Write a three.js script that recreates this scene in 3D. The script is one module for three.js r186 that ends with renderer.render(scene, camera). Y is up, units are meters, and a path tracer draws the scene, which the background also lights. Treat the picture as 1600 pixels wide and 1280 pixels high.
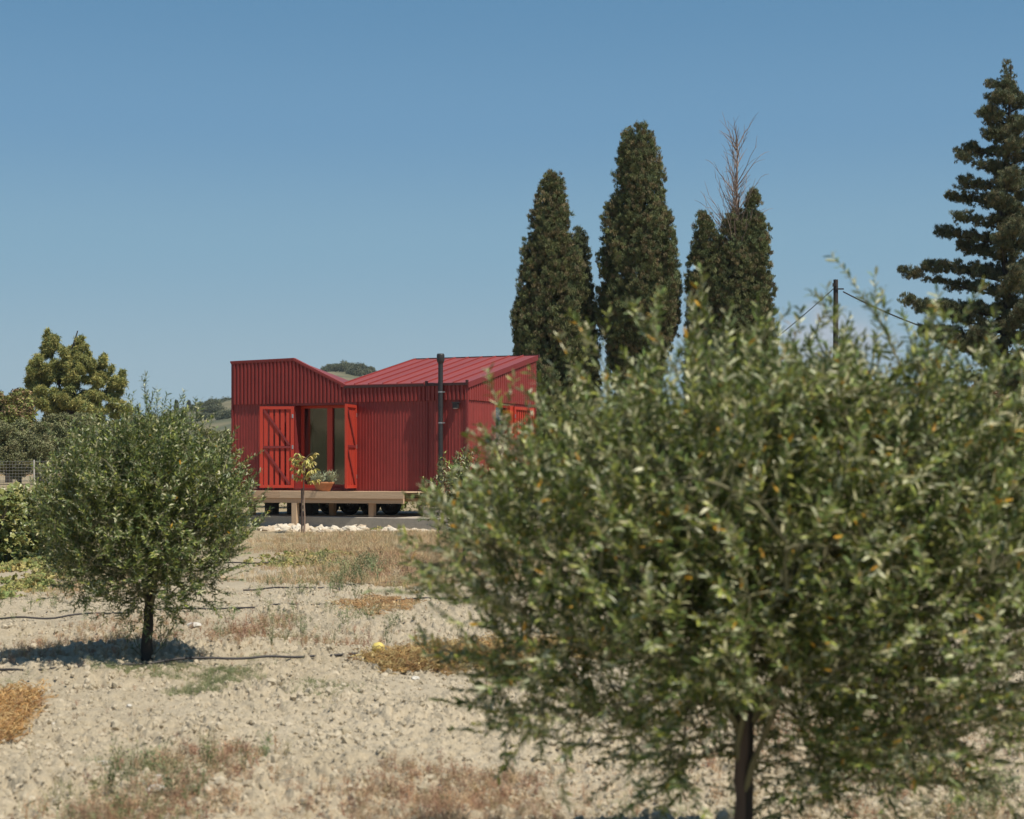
import * as THREE from 'three';
import { mergeGeometries } from 'three/addons/utils/BufferGeometryUtils.js';
import { createNoise2D, createNoise3D } from 'simplex-noise';

// ---------------------------------------------------------------- camera, sky, sun, exposure
const EYE = 1.6, FOC = 2667;                       // eye height in metres; focal length for a 1600-wide picture
const scene = new THREE.Scene();
const camera = new THREE.PerspectiveCamera(2 * Math.atan(740 / FOC) * 180 / Math.PI, 1600 / 1480, 0.1, 6000);
camera.position.set(0, EYE, 0);
camera.lookAt(0, EYE, -10);
camera.setViewOffset(1600, 1480, 0, 0, 1600, 1280);   // a raised lens: verticals stay vertical
camera.focus = 40;
camera.userData.fStop = 3.6;

const SUN_EL = 59 * Math.PI / 180, SUN_AZ = 42 * Math.PI / 180;   // from the right, a little behind the camera
const sunDir = new THREE.Vector3(Math.cos(SUN_EL) * Math.cos(SUN_AZ), Math.sin(SUN_EL), Math.cos(SUN_EL) * Math.sin(SUN_AZ));
const sun = new THREE.DirectionalLight(new THREE.Color().setRGB(1, 0.92, 0.77), 5);
sun.position.copy(sunDir).multiplyScalar(200).add(new THREE.Vector3(0, 0, -40));
sun.target.position.set(0, 0, -40);
sun.castShadow = true;
Object.assign(sun.shadow.camera, { left: -60, right: 60, top: 60, bottom: -60, near: 1, far: 500 });
sun.shadow.mapSize.set(4096, 4096);
scene.add(sun, sun.target);

const renderer = new THREE.WebGLRenderer({ antialias: true });
renderer.toneMapping = THREE.LinearToneMapping;
renderer.toneMappingExposure = 1.0;
renderer.shadowMap.enabled = true;

function rngOf(seed) { let s = seed | 0; return () => { s = (s + 0x6d2b79f5) | 0; let t = Math.imul(s ^ (s >>> 15), 1 | s); t = (t + Math.imul(t ^ (t >>> 7), 61 | t)) ^ t; return ((t ^ (t >>> 14)) >>> 0) / 4294967296; }; }
const n2 = createNoise2D(rngOf(11)), n3 = createNoise3D(rngOf(12));
const lerp = (a, b, t) => a + (b - a) * t, clamp = (x, a, b) => Math.min(b, Math.max(a, x));
const sstep = (a, b, x) => { const t = clamp((x - a) / (b - a), 0, 1); return t * t * (3 - 2 * t); };

{ // clear sky: pale haze low down, deeper blue overhead; one fair-weather cloud low on the right
  const W = 2048, H = 1024, data = new Float32Array(W * H * 4);
  const stops = [[0, 0.36, 0.48, 0.55], [0.05, 0.335, 0.465, 0.55], [0.13, 0.235, 0.40, 0.535], [0.20, 0.165, 0.325, 0.505], [0.27, 0.125, 0.275, 0.455], [0.5, 0.09, 0.195, 0.34], [1, 0.07, 0.14, 0.25]];
  const cl = new THREE.Vector3(0.186, 0.078, -1).normalize();
  for (let r = 0; r < H; r++) {
    const y = Math.sin(((r + 0.5) / H - 0.5) * Math.PI), rad = Math.sqrt(1 - y * y), e = Math.max(0, y);
    let k = 0; while (k < stops.length - 2 && e > stops[k + 1][0]) k++;
    const a = stops[k], b = stops[k + 1], t = sstep(0, 1, (e - a[0]) / (b[0] - a[0])) * 0.5 + 0.5 * clamp((e - a[0]) / (b[0] - a[0]), 0, 1);
    for (let c = 0; c < W; c++) {
      const th = ((c + 0.5) / W - 0.5) * 2 * Math.PI, x = Math.cos(th) * rad, z = Math.sin(th) * rad;
      const cs = x * sunDir.x + y * sunDir.y + z * sunDir.z, glow = 0.25 * Math.pow(Math.max(0, cs), 12) + 0.06 * cs * cs;
      const o = (r * W + c) * 4, col = [lerp(a[1], b[1], t), lerp(a[2], b[2], t), lerp(a[3], b[3], t)];
      for (let q = 0; q < 3; q++) col[q] *= 1 + glow;
      const dx = (th - Math.atan2(cl.z, cl.x)) / 0.040, dy = (Math.asin(y) - Math.asin(cl.y)) / 0.021;
      if (Math.abs(dx) < 2.5 && Math.abs(dy) < 2.5) {
        const bump = 0.35 * n3(th * 45, y * 60, 3) + 0.16 * n3(th * 110, y * 140, 8);
        const d = 1 - (dx * dx + (dy > 0 ? dy * dy : dy * dy * 0.35)) + bump, al = 0.62 * sstep(0.0, 0.7, d);
        const w = [0.50, 0.515, 0.565]; for (let q = 0; q < 3; q++) col[q] = lerp(col[q], w[q], al);
      }
      data[o] = col[0]; data[o + 1] = col[1]; data[o + 2] = col[2]; data[o + 3] = 1;
    }
  }
  const t = new THREE.DataTexture(data, W, H, THREE.RGBAFormat, THREE.FloatType);
  t.mapping = THREE.EquirectangularReflectionMapping; t.magFilter = t.minFilter = THREE.LinearFilter; t.needsUpdate = true;
  scene.background = t; scene.environment = t;
}
scene.fog = new THREE.FogExp2(new THREE.Color().setRGB(0.62, 0.72, 0.8), 0.00013);

// ---------------------------------------------------------------- helpers
const V = (x, y, z) => new THREE.Vector3(x, y, z);
const rgb = (r, g, b) => new THREE.Color().setRGB(r, g, b);
const used = new Map();
const numbered = (n) => { const k = used.get(n) ?? 0; used.set(n, k + 1); return k ? n + '_' + String(k).padStart(3, '0') : n; };
function thing(name, label, category, [x, y, z] = [0, 0, 0], group) {
  const o = new THREE.Group(); o.name = numbered(name); o.position.set(x, y, z); scene.add(o);
  o.userData = { label, category }; if (group) o.userData.group = group;
  return o;
}
function part(name, geo, mat, parent) { const m = new THREE.Mesh(geo, mat); m.name = name; m.castShadow = m.receiveShadow = true; parent.add(m); return m; }
function whole(name, geo, mat, label, category, group) { const m = part(numbered(name), geo, mat, scene); m.userData = { label, category }; if (group) m.userData.group = group; return m; }
function copies(name, geo, mat, mats, cols, parent, stuff = true) {
  const m = new THREE.InstancedMesh(geo, mat, mats.length); m.name = name;
  for (let i = 0; i < mats.length; i++) m.setMatrixAt(i, mats[i]);
  if (cols) for (let i = 0; i < mats.length; i++) m.setColorAt(i, cols[i]);
  m.castShadow = m.receiveShadow = true; if (stuff) m.userData.kind = 'stuff';
  parent.add(m); return m;
}
const std = (c, roughness = 0.8, extra = {}) => new THREE.MeshStandardMaterial({ color: c, roughness, ...extra });
const box = (w, h, d, x = 0, y = 0, z = 0) => new THREE.BoxGeometry(w, h, d).translate(x, y, z);
const bxx = (x0, x1, y0, y1, z0, z1) => box(x1 - x0, y1 - y0, z1 - z0, (x0 + x1) / 2, (y0 + y1) / 2, (z0 + z1) / 2);
const merge = (list) => mergeGeometries(list.map((g) => { const q = g.index ? g.toNonIndexed() : g; for (const k of Object.keys(q.attributes)) if (!['position', 'normal', 'uv'].includes(k)) q.deleteAttribute(k); return q; }), false);
function tubeGeo(list, sides = 4) {  // tapered tubes: list of [points, radii]
  const pos = [], nor = [], idx = [], uv = [], t = V(0, 0, 0), a = V(0, 0, 0), b = V(0, 0, 0);
  for (const [pts, rad] of list) {
    const base = pos.length / 3; let run = 0;
    for (let i = 0; i < pts.length; i++) {
      t.copy(pts[Math.min(i + 1, pts.length - 1)]).sub(pts[Math.max(i - 1, 0)]).normalize();
      a.set(Math.abs(t.y) > 0.9 ? 1 : 0, Math.abs(t.y) > 0.9 ? 0 : 1, 0).cross(t).normalize(); b.copy(t).cross(a);
      if (i) run += pts[i].distanceTo(pts[i - 1]);
      for (let s = 0; s < sides; s++) {
        const th = s / sides * 2 * Math.PI, c = Math.cos(th), d = Math.sin(th);
        const nx = a.x * c + b.x * d, ny = a.y * c + b.y * d, nz = a.z * c + b.z * d;
        pos.push(pts[i].x + nx * rad[i], pts[i].y + ny * rad[i], pts[i].z + nz * rad[i]); nor.push(nx, ny, nz); uv.push(s / sides, run);
      }
    }
    for (let i = 0; i < pts.length - 1; i++) for (let s = 0; s < sides; s++) {
      const p = base + i * sides + s, q = base + i * sides + (s + 1) % sides;
      idx.push(p, q, p + sides, q, q + sides, p + sides);
    }
  }
  const g = new THREE.BufferGeometry();
  g.setAttribute('position', new THREE.Float32BufferAttribute(pos, 3)); g.setAttribute('normal', new THREE.Float32BufferAttribute(nor, 3)); g.setAttribute('uv', new THREE.Float32BufferAttribute(uv, 2));
  g.setIndex(idx); return g;
}
function tris(list, uvScale) { const g = new THREE.BufferGeometry(); g.setAttribute('position', new THREE.Float32BufferAttribute(list, 3)); if (uvScale) { const u = []; for (let i = 0; i < list.length; i += 3) u.push(list[i] * uvScale, list[i + 1] * uvScale); g.setAttribute('uv', new THREE.Float32BufferAttribute(u, 2)); } g.computeVertexNormals(); return g; }
function noiseTexture(size, seed, fn, srgb) {  // fn(x, y, tile-noise) -> [r,g,b] in 0..1
  const n = createNoise3D(rngOf(seed)), d = new Uint8Array(size * size * 4);
  const tile = (u, v, f, s) => { // periodic by blending on a torus-like pair of circles
    const a = u * 2 * Math.PI, b = v * 2 * Math.PI, R = f / (2 * Math.PI);
    return 0.5 * (n(Math.cos(a) * R + s, Math.sin(a) * R, Math.cos(b) * R + s * 2) + n(Math.sin(a) * R - s, Math.cos(b) * R + 9, Math.sin(b) * R));
  };
  for (let y = 0; y < size; y++) for (let x = 0; x < size; x++) { const c = fn(x / size, y / size, tile), o = (y * size + x) * 4; for (let q = 0; q < 3; q++) d[o + q] = clamp(c[q], 0, 1) * 255; d[o + 3] = 255; }
  const t = new THREE.DataTexture(d, size, size); t.wrapS = t.wrapT = THREE.RepeatWrapping; t.magFilter = THREE.LinearFilter; t.minFilter = THREE.LinearMipmapLinearFilter; if (srgb) t.colorSpace = THREE.SRGBColorSpace; t.needsUpdate = true; return t;
}
const M4 = new THREE.Matrix4(), Q = new THREE.Quaternion(), EU = new THREE.Euler();
const place = (p, q, s) => new THREE.Matrix4().compose(p, q, typeof s === 'number' ? V(s, s, s) : s);
const spin = (x, y, z) => new THREE.Quaternion().setFromEuler(new THREE.Euler(x, y, z));
function basis(dir, up, side = null) { // quaternion: x along dir, y near up
  const x = dir.clone().normalize(), z = V(0, 0, 0).crossVectors(x, up); if (z.lengthSq() < 1e-6) z.set(0, 0, 1); z.normalize(); const y = V(0, 0, 0).crossVectors(z, x);
  return new THREE.Quaternion().setFromRotationMatrix(M4.makeBasis(x, y, z));
}
const pick = (R, list) => list[Math.floor(R() * list.length)];
const vary = (R, c, k) => { const f = 1 + (R() - 0.5) * 2 * k, g = 1 + (R() - 0.5) * k * 0.5; return rgb(c[0] * f * g, c[1] * f, c[2] * f / g); };
const ball = (R) => { let x, y, z; do { x = R() * 2 - 1; y = R() * 2 - 1; z = R() * 2 - 1; } while (x * x + y * y + z * z > 1); return V(x, y, z); };

// ---------------------------------------------------------------- ground
const macro = (x, z) => {
  const D = -z;
  let h = 0.22 * sstep(18, 41, D) + 0.12 * sstep(45, 54, D) + 0.8 * sstep(52, 70, D) + 0.25 * sstep(70, 120, D);
  h += 0.035 * n2(x * 0.35, z * 0.35) * (1 - sstep(30, 60, D)) + 0.02 * n2(x * 1.1 + 7, z * 1.1);
  return h;
};
const relief = (x, z) => {
  const D = Math.hypot(x, z), k = 1 - sstep(22, 40, D);
  if (k <= 0) return 0;
  const w = 0.03 * n2(x * 3.1, z * 3.1), m = 0.6 + 0.5 * n2(x * 0.5 + 3, z * 0.5 - 4);
  return k * (m * (0.07 * Math.abs(n2(x * 3.6 + w, z * 3.6)) + 0.06 * Math.abs(n2(x * 8.5, z * 8.5 + 2)) + 0.05 * Math.abs(n2(x * 16, z * 16 + 5))) - 0.06 - 0.13 * Math.max(0, n2(x * 6.5 + 3, z * 8.5) + 0.45 * n2(x * 17 + 1, z * 19) - 0.5));
};
const gy = (x, z) => macro(x, z) + relief(x, z);
const across = (px, D) => (px - 800) / FOC * D;                        // metres to the side at a distance
const onGround = (px, py) => { let D = FOC * EYE / (py - 740); for (let i = 0; i < 6; i++) D = FOC * (EYE - macro(across(px, D), -D)) / (py - 740); return V(across(px, D), gy(across(px, D), -D), -D); };
const grain = noiseTexture(512, 31, (u, v, t) => { const f = 0.83 + 0.14 * t(u, v, 30, 1) + 0.12 * t(u, v, 75, 4) + 0.10 * t(u, v, 160, 7); return [f, f * 0.985, f * 0.955]; }, false);
const grainBump = noiseTexture(512, 32, (u, v, t) => { const f = 0.5 + 0.22 * t(u, v, 40, 2) + 0.2 * Math.abs(t(u, v, 90, 5)) + 0.15 * t(u, v, 170, 3); return [f, f, f]; }, false);
{
  const xs = [], zs = [];
  const march = (list, from, to, step) => { for (let v = from; v < to - 1e-6; v += step) list.push(v); };
  march(xs, 0, 3.2, 0.024); march(xs, 3.2, 8, 0.055); let s = 0.08, v = 8; while (v < 4000) { xs.push(v); v += s; s *= 1.16; } xs.push(4000);
  const X = [...xs.slice(1).map((q) => -q).reverse(), ...xs];
  let b = -2000; const zb = []; { let q = 0, st = 0.4; while (q < 2000) { zb.push(q); q += st; st *= 1.3; } zb.push(2000); }
  const Zl = [...zb.slice(1).reverse()]; for (let q = 0; q > -6; q -= 0.25) Zl.push(q);
  for (let q = 6; q < 13; q += 0.026) Zl.push(-q); for (let q = 13; q < 24; q += 0.055) Zl.push(-q); for (let q = 24; q < 48; q += 0.16) Zl.push(-q);
  { let q = 48, st = 0.3; while (q < 4000) { Zl.push(-q); q += st; st *= 1.12; } Zl.push(-4000); }
  const nx = X.length, nz = Zl.length, pos = new Float32Array(nx * nz * 3), col = new Float32Array(nx * nz * 3), uv = new Float32Array(nx * nz * 2), idx = new Uint32Array((nx - 1) * (nz - 1) * 6);
  for (let j = 0, o = 0, p = 0; j < nz; j++) for (let i = 0; i < nx; i++, o += 3, p += 2) {
    const x = X[i], z = Zl[j]; pos[o] = x; pos[o + 1] = gy(x, z); pos[o + 2] = z; uv[p] = x / 0.9; uv[p + 1] = z / 0.9;
    const a = n2(x * 0.22, z * 0.22 + 9) * 0.5 + n2(x * 0.9 + 4, z * 0.9) * 0.3 + n2(x * 3.3, z * 3.3) * 0.2, D = -z;
    const far = sstep(26, 36, D), k = clamp(0.5 + a * 0.7, 0, 1);
    col[o] = lerp(lerp(0.45, 0.53, k), 0.41, far); col[o + 1] = lerp(lerp(0.385, 0.46, k), 0.33, far); col[o + 2] = lerp(lerp(0.285, 0.355, k), 0.21, far);
  }
  for (let j = 0, o = 0; j < nz - 1; j++) for (let i = 0; i < nx - 1; i++) { const p = j * nx + i; idx[o++] = p; idx[o++] = p + nx; idx[o++] = p + 1; idx[o++] = p + 1; idx[o++] = p + nx; idx[o++] = p + nx + 1; }
  const g = new THREE.BufferGeometry(); g.setAttribute('position', new THREE.BufferAttribute(pos, 3)); g.setAttribute('color', new THREE.BufferAttribute(col, 3)); g.setAttribute('uv', new THREE.BufferAttribute(uv, 2)); g.setIndex(new THREE.BufferAttribute(idx, 1)); g.computeVertexNormals();
  const m = part('ground', g, std(0xffffff, 0.97, { vertexColors: true, map: grain, bumpMap: grainBump, bumpScale: 0.012 }), scene); m.userData = { kind: 'structure' };
}
// crumbs and clods of the tilled soil
function lump(seed, detail, squash = 0.75, rough = 0.35) {
  const R = rngOf(seed), g = new THREE.IcosahedronGeometry(1, detail), p = g.attributes.position, o = R() * 50;
  for (let i = 0; i < p.count; i++) { const x = p.getX(i), y = p.getY(i), z = p.getZ(i), f = 1 + rough * n3(x * 1.3 + o, y * 1.3, z * 1.3) + rough * 0.4 * n3(x * 3 + o, y * 3, z * 3); p.setXYZ(i, x * f, y * f * squash, z * f * (0.85 + 0.1 * n3(o, 0, 0))); }
  g.computeVertexNormals(); return g;
}
{
  const R = rngOf(77), m = std(0xffffff, 0.97, { map: null });
  for (let v = 0; v < 4; v++) {
    const mats = [], cols = [];
    for (let i = 0; i < 16000; i++) {
      const D = 7 + 17 * Math.pow(R(), 1.5), x = (R() * 2 - 1) * (0.32 * D + 0.6), z = -D;
      const s = 0.006 + 0.036 * Math.pow(R(), 5) * (0.7 + 0.5 * n2(x * 0.6, z * 0.6));
      mats.push(place(V(x, gy(x, z) + s * 0.08, z), spin(R() * 6, R() * 6, R() * 6), s));
      const k = R(); cols.push(rgb(lerp(0.38, 0.52, k), lerp(0.325, 0.45, k), lerp(0.235, 0.345, k)));
    }
    const o = copies(numbered('soil_clods'), lump(100 + v, 0, 0.8, 0.4), m, mats, cols, scene);
    o.userData = { kind: 'stuff', label: 'loose crumbs of dry pale clay soil over the field', category: 'soil clods', group: 'loose soil crumbs' };
  }
}

// ---------------------------------------------------------------- hills far behind
const crest = [[-4000, 652], [150, 656], [260, 653], [330, 643], [365, 630], [430, 606], [500, 581], [545, 575], [590, 586], [650, 606], [800, 640], [1100, 650], [6000, 655]];   // skyline of the far hill, as bearing and height
const hillH = (x, z) => {
  const D = -z, px = 800 + x / 720 * FOC; let i = 0; while (i < crest.length - 2 && px > crest[i + 1][0]) i++;
  const t = clamp((px - crest[i][0]) / (crest[i + 1][0] - crest[i][0]), 0, 1), py = lerp(crest[i][1], crest[i + 1][1], t * t * (3 - 2 * t));
  const top = EYE + (740 - py) * 720 / FOC - 1.5;
  return 1.4 + (top - 1.4) * Math.pow(sstep(430, 725, D), 0.8) * (1 - 0.5 * sstep(735, 1000, D)) + (0.7 * n2(x * 0.05, z * 0.05) + 0.3 * n2(x * 0.16, z * 0.16)) * sstep(430, 520, D);
};
{
  const g = new THREE.PlaneGeometry(1600, 700, 200, 110).rotateX(-Math.PI / 2).translate(0, 0, -770), p = g.attributes.position, c = new Float32Array(p.count * 3);
  for (let i = 0; i < p.count; i++) { const x = p.getX(i), z = p.getZ(i); p.setY(i, hillH(x, z) - (z > -440 ? 1 : 0)); const k = clamp(0.4 + 0.8 * n2(x * 0.03, z * 0.06) + 0.5 * n2(x * 0.12, z * 0.12), 0, 1); c[i * 3] = lerp(0.08, 0.2, k); c[i * 3 + 1] = lerp(0.09, 0.17, k); c[i * 3 + 2] = lerp(0.05, 0.1, k); }
  g.setAttribute('color', new THREE.BufferAttribute(c, 3)); g.computeVertexNormals();
  part('hill', g, std(0xffffff, 0.95, { vertexColors: true }), scene).userData = { kind: 'structure' };
  // the slope across the valley behind the viewer, which the cabin's panes mirror
  const h = new THREE.PlaneGeometry(260, 200, 52, 40).rotateX(-Math.PI / 2).translate(-190, 0, 60), q = h.attributes.position, d = new Float32Array(q.count * 3);
  for (let i = 0; i < q.count; i++) { const x = q.getX(i), z = q.getZ(i), r = Math.hypot((x + 190) / 120, (z - 60) / 92); q.setY(i, -0.5 + 24 * (1 - sstep(0, 1, r)) + 1.5 * n2(x * 0.05, z * 0.05) * (1 - sstep(0.6, 1, r))); const k = clamp(0.5 + 0.7 * n2(x * 0.06, z * 0.06) + 0.5 * n2(x * 0.2, z * 0.2), 0, 1); d[i * 3] = lerp(0.12, 0.36, k); d[i * 3 + 1] = lerp(0.12, 0.28, k); d[i * 3 + 2] = lerp(0.06, 0.17, k); }
  h.setAttribute('color', new THREE.BufferAttribute(d, 3)); h.computeVertexNormals();
  part('hill_001', h, std(0xffffff, 0.95, { vertexColors: true }), scene).userData = { kind: 'structure' };
}

// ---------------------------------------------------------------- plants: shared builders
const bark = std(rgb(0.13, 0.105, 0.08), 0.95), darkBark = std(rgb(0.05, 0.042, 0.036), 0.95), twigBark = std(rgb(0.17, 0.16, 0.09), 0.9);
const leafMat = new THREE.MeshPhysicalMaterial({ color: 0xffffff, roughness: 0.4, transmission: 0.12, thickness: 0 });
const matteLeaf = std(0xffffff, 0.75);
function leafGeo(curl = 0.1, fold = 0.25) { // one lanceolate leaf of length 1 along x, width about 0.24
  const prof = [[0, 0.02], [0.25, 0.10], [0.55, 0.12], [0.82, 0.075], [1, 0]], out = [];
  const P = (i, s) => { const [x, w] = prof[i]; return [x, -curl * x * x + Math.abs(s) * w * fold, s * w]; };
  for (let i = 0; i < 4; i++) for (const s of [-1, 1]) { const a = P(i, 0), b = P(i, s), c = P(i + 1, 0), d = P(i + 1, s); const q = s > 0 ? [a, b, c, b, d, c] : [a, c, b, b, c, d]; if (i === 3) q.splice(3, 3); for (const v of q) out.push(...v); }
  return tris(out);
}
function broadLeafGeo() { // a rounded, lobed leaf
  const out = [], rim = []; for (let k = 0; k <= 8; k++) { const a = -2.4 + 4.8 * k / 8, r = 0.5 * (1 + 0.22 * Math.cos(a * 5)); rim.push([0.45 + r * Math.cos(a), 0.08 * Math.sin(k * 2.1), r * Math.sin(a)]); }
  for (let k = 0; k < 8; k++) out.push(0.1, 0, 0, ...rim[k + 1], ...rim[k]); return tris(out);
}
function tuft(seed, n, len, wid, shape) { // n small blades round a point; shape(R) gives the direction and start
  const R = rngOf(seed), out = [];
  for (let i = 0; i < n; i++) {
    const { p, d } = shape(R), l = len * (0.6 + 0.8 * R()), s = ball(R).cross(d).normalize().multiplyScalar(wid * (0.6 + 0.8 * R()) / 2), m = p.clone().addScaledVector(d, l * 0.5).addScaledVector(ball(R), l * 0.1), e = p.clone().addScaledVector(d, l);
    const a = m.clone().add(s), b = m.clone().sub(s);
    out.push(p.x, p.y, p.z, a.x, a.y, a.z, b.x, b.y, b.z, b.x, b.y, b.z, a.x, a.y, a.z, e.x, e.y, e.z);
  }
  return tris(out);
}
const cypressTufts = [1, 2, 3].map((s) => tuft(s, 44, 0.85, 0.12, (R) => ({ p: ball(R).multiplyScalar(0.5), d: ball(R).multiplyScalar(0.8).add(V(0, 1, 0)).normalize() })));
const needleTufts = [4, 5].map((s) => tuft(s, 26, 0.6, 0.12, (R) => ({ p: ball(R).multiplyScalar(0.5), d: ball(R).add(V(0, 0.45, 0)).normalize() })));
const leafTufts = [6, 7].map((s) => tuft(s, 22, 0.5, 0.2, (R) => ({ p: ball(R).multiplyScalar(0.75), d: ball(R).normalize() })));

// a tree whose crown is a set of lobes [x, y, z, rx, ry, rz] covered with small tufts
function lobedTree(name, label, category, base, lobes, { tufts, count, size, cols, seed, group, trunk = 0.15, wood = darkBark, shell = 0.5, fill = 0.2, mat = matteLeaf, limbs = true, lumps = 0.3, gaps = 0, freq = 1.9, wires = [] }) {
  const R = rngOf(seed), t = thing(name, label, category, base, group), list = [];
  const top = Math.max(...lobes.map((l) => l[1] + l[4] * 0.6));
  const spine = []; for (let i = 0; i <= 8; i++) spine.push(V(0.04 * n2(seed, i) * i, top * i / 8, 0.04 * n2(seed + 5, i) * i));
  list.push([spine, spine.map((_, i) => trunk * (1 - i / 9))]);
  if (limbs) for (const l of lobes) { const y0 = Math.max(0.1, l[1] - 0.5 * Math.hypot(l[0], l[2])), a = V(0, Math.min(y0, top * 0.95), 0), b = V(l[0], l[1], l[2]), pts = [0, 1, 2, 3].map((k) => a.clone().lerp(b, k / 3)); list.push([pts, pts.map((_, i) => trunk * 0.35 * (1 - i / 4))]); }
  for (const w of wires) list.push(w);
  part('trunk', tubeGeo(list, 6), wood, t);
  const area = lobes.map((l) => l[3] * l[4] + l[4] * l[5] + l[3] * l[5]), sum = area.reduce((a, b) => a + b, 0), sets = tufts.map(() => [[], []]);
  lobes.forEach((l, li) => {
    const n = Math.round(count * area[li] / sum), bright = 1 + (R() - 0.5) * 0.25;
    for (let i = 0; i < n; i++) {
      const d = ball(R).normalize(), f = 1 + lumps * n3(d.x * 2.4 + li * 3, d.y * 2.4 * l[4] / l[3], d.z * 2.4) + 0.1 * n3(d.x * 6, d.y * 6 * l[4] / l[3], d.z * 6 + li);
      const r = (R() < fill ? Math.cbrt(R()) : 1 - shell * 0.35 * R() * R()) * f, p = V(l[0] + d.x * l[3] * r, l[1] + d.y * l[4] * r, l[2] + d.z * l[5] * r);
      if (p.y < 0.05) continue;
      if (gaps && n3(p.x * freq + seed, p.y * freq * 0.8, p.z * freq) + 0.4 * n3(p.x * freq * 2.7, p.y * freq * 2.7, p.z * freq * 2.7 + seed) < gaps - 1 && R() < 0.93) continue;
      const k = Math.floor(R() * tufts.length), lean = spin((R() - 0.5) * 0.9 + d.z * 0.35, R() * 6.3, (R() - 0.5) * 0.9 - d.x * 0.35);
      sets[k][0].push(place(p, lean, size * (0.65 + 0.7 * R()))); sets[k][1].push(vary(R, pick(R, cols).map((c) => c * bright), 0.25));
    }
  });
  sets.forEach(([m, c], k) => m.length && copies('crown', tufts[k], mat, m, c, t));
  return t;
}
const split = (lobes, k, seed) => { const R = rngOf(seed), out = []; for (const l of lobes) { out.push([l[0], l[1], l[2], l[3] * 0.55, l[4] * 0.55, l[5] * 0.55]); for (let i = 0; i < k; i++) { const d = ball(R).normalize(), f = 0.22 + 0.26 * R() * R(), e = 0.66 + 0.4 * R(); out.push([l[0] + d.x * l[3] * e, l[1] + d.y * l[4] * e, l[2] + d.z * l[5] * e, l[3] * f, l[4] * f, l[5] * f]); } } return out; };
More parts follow.
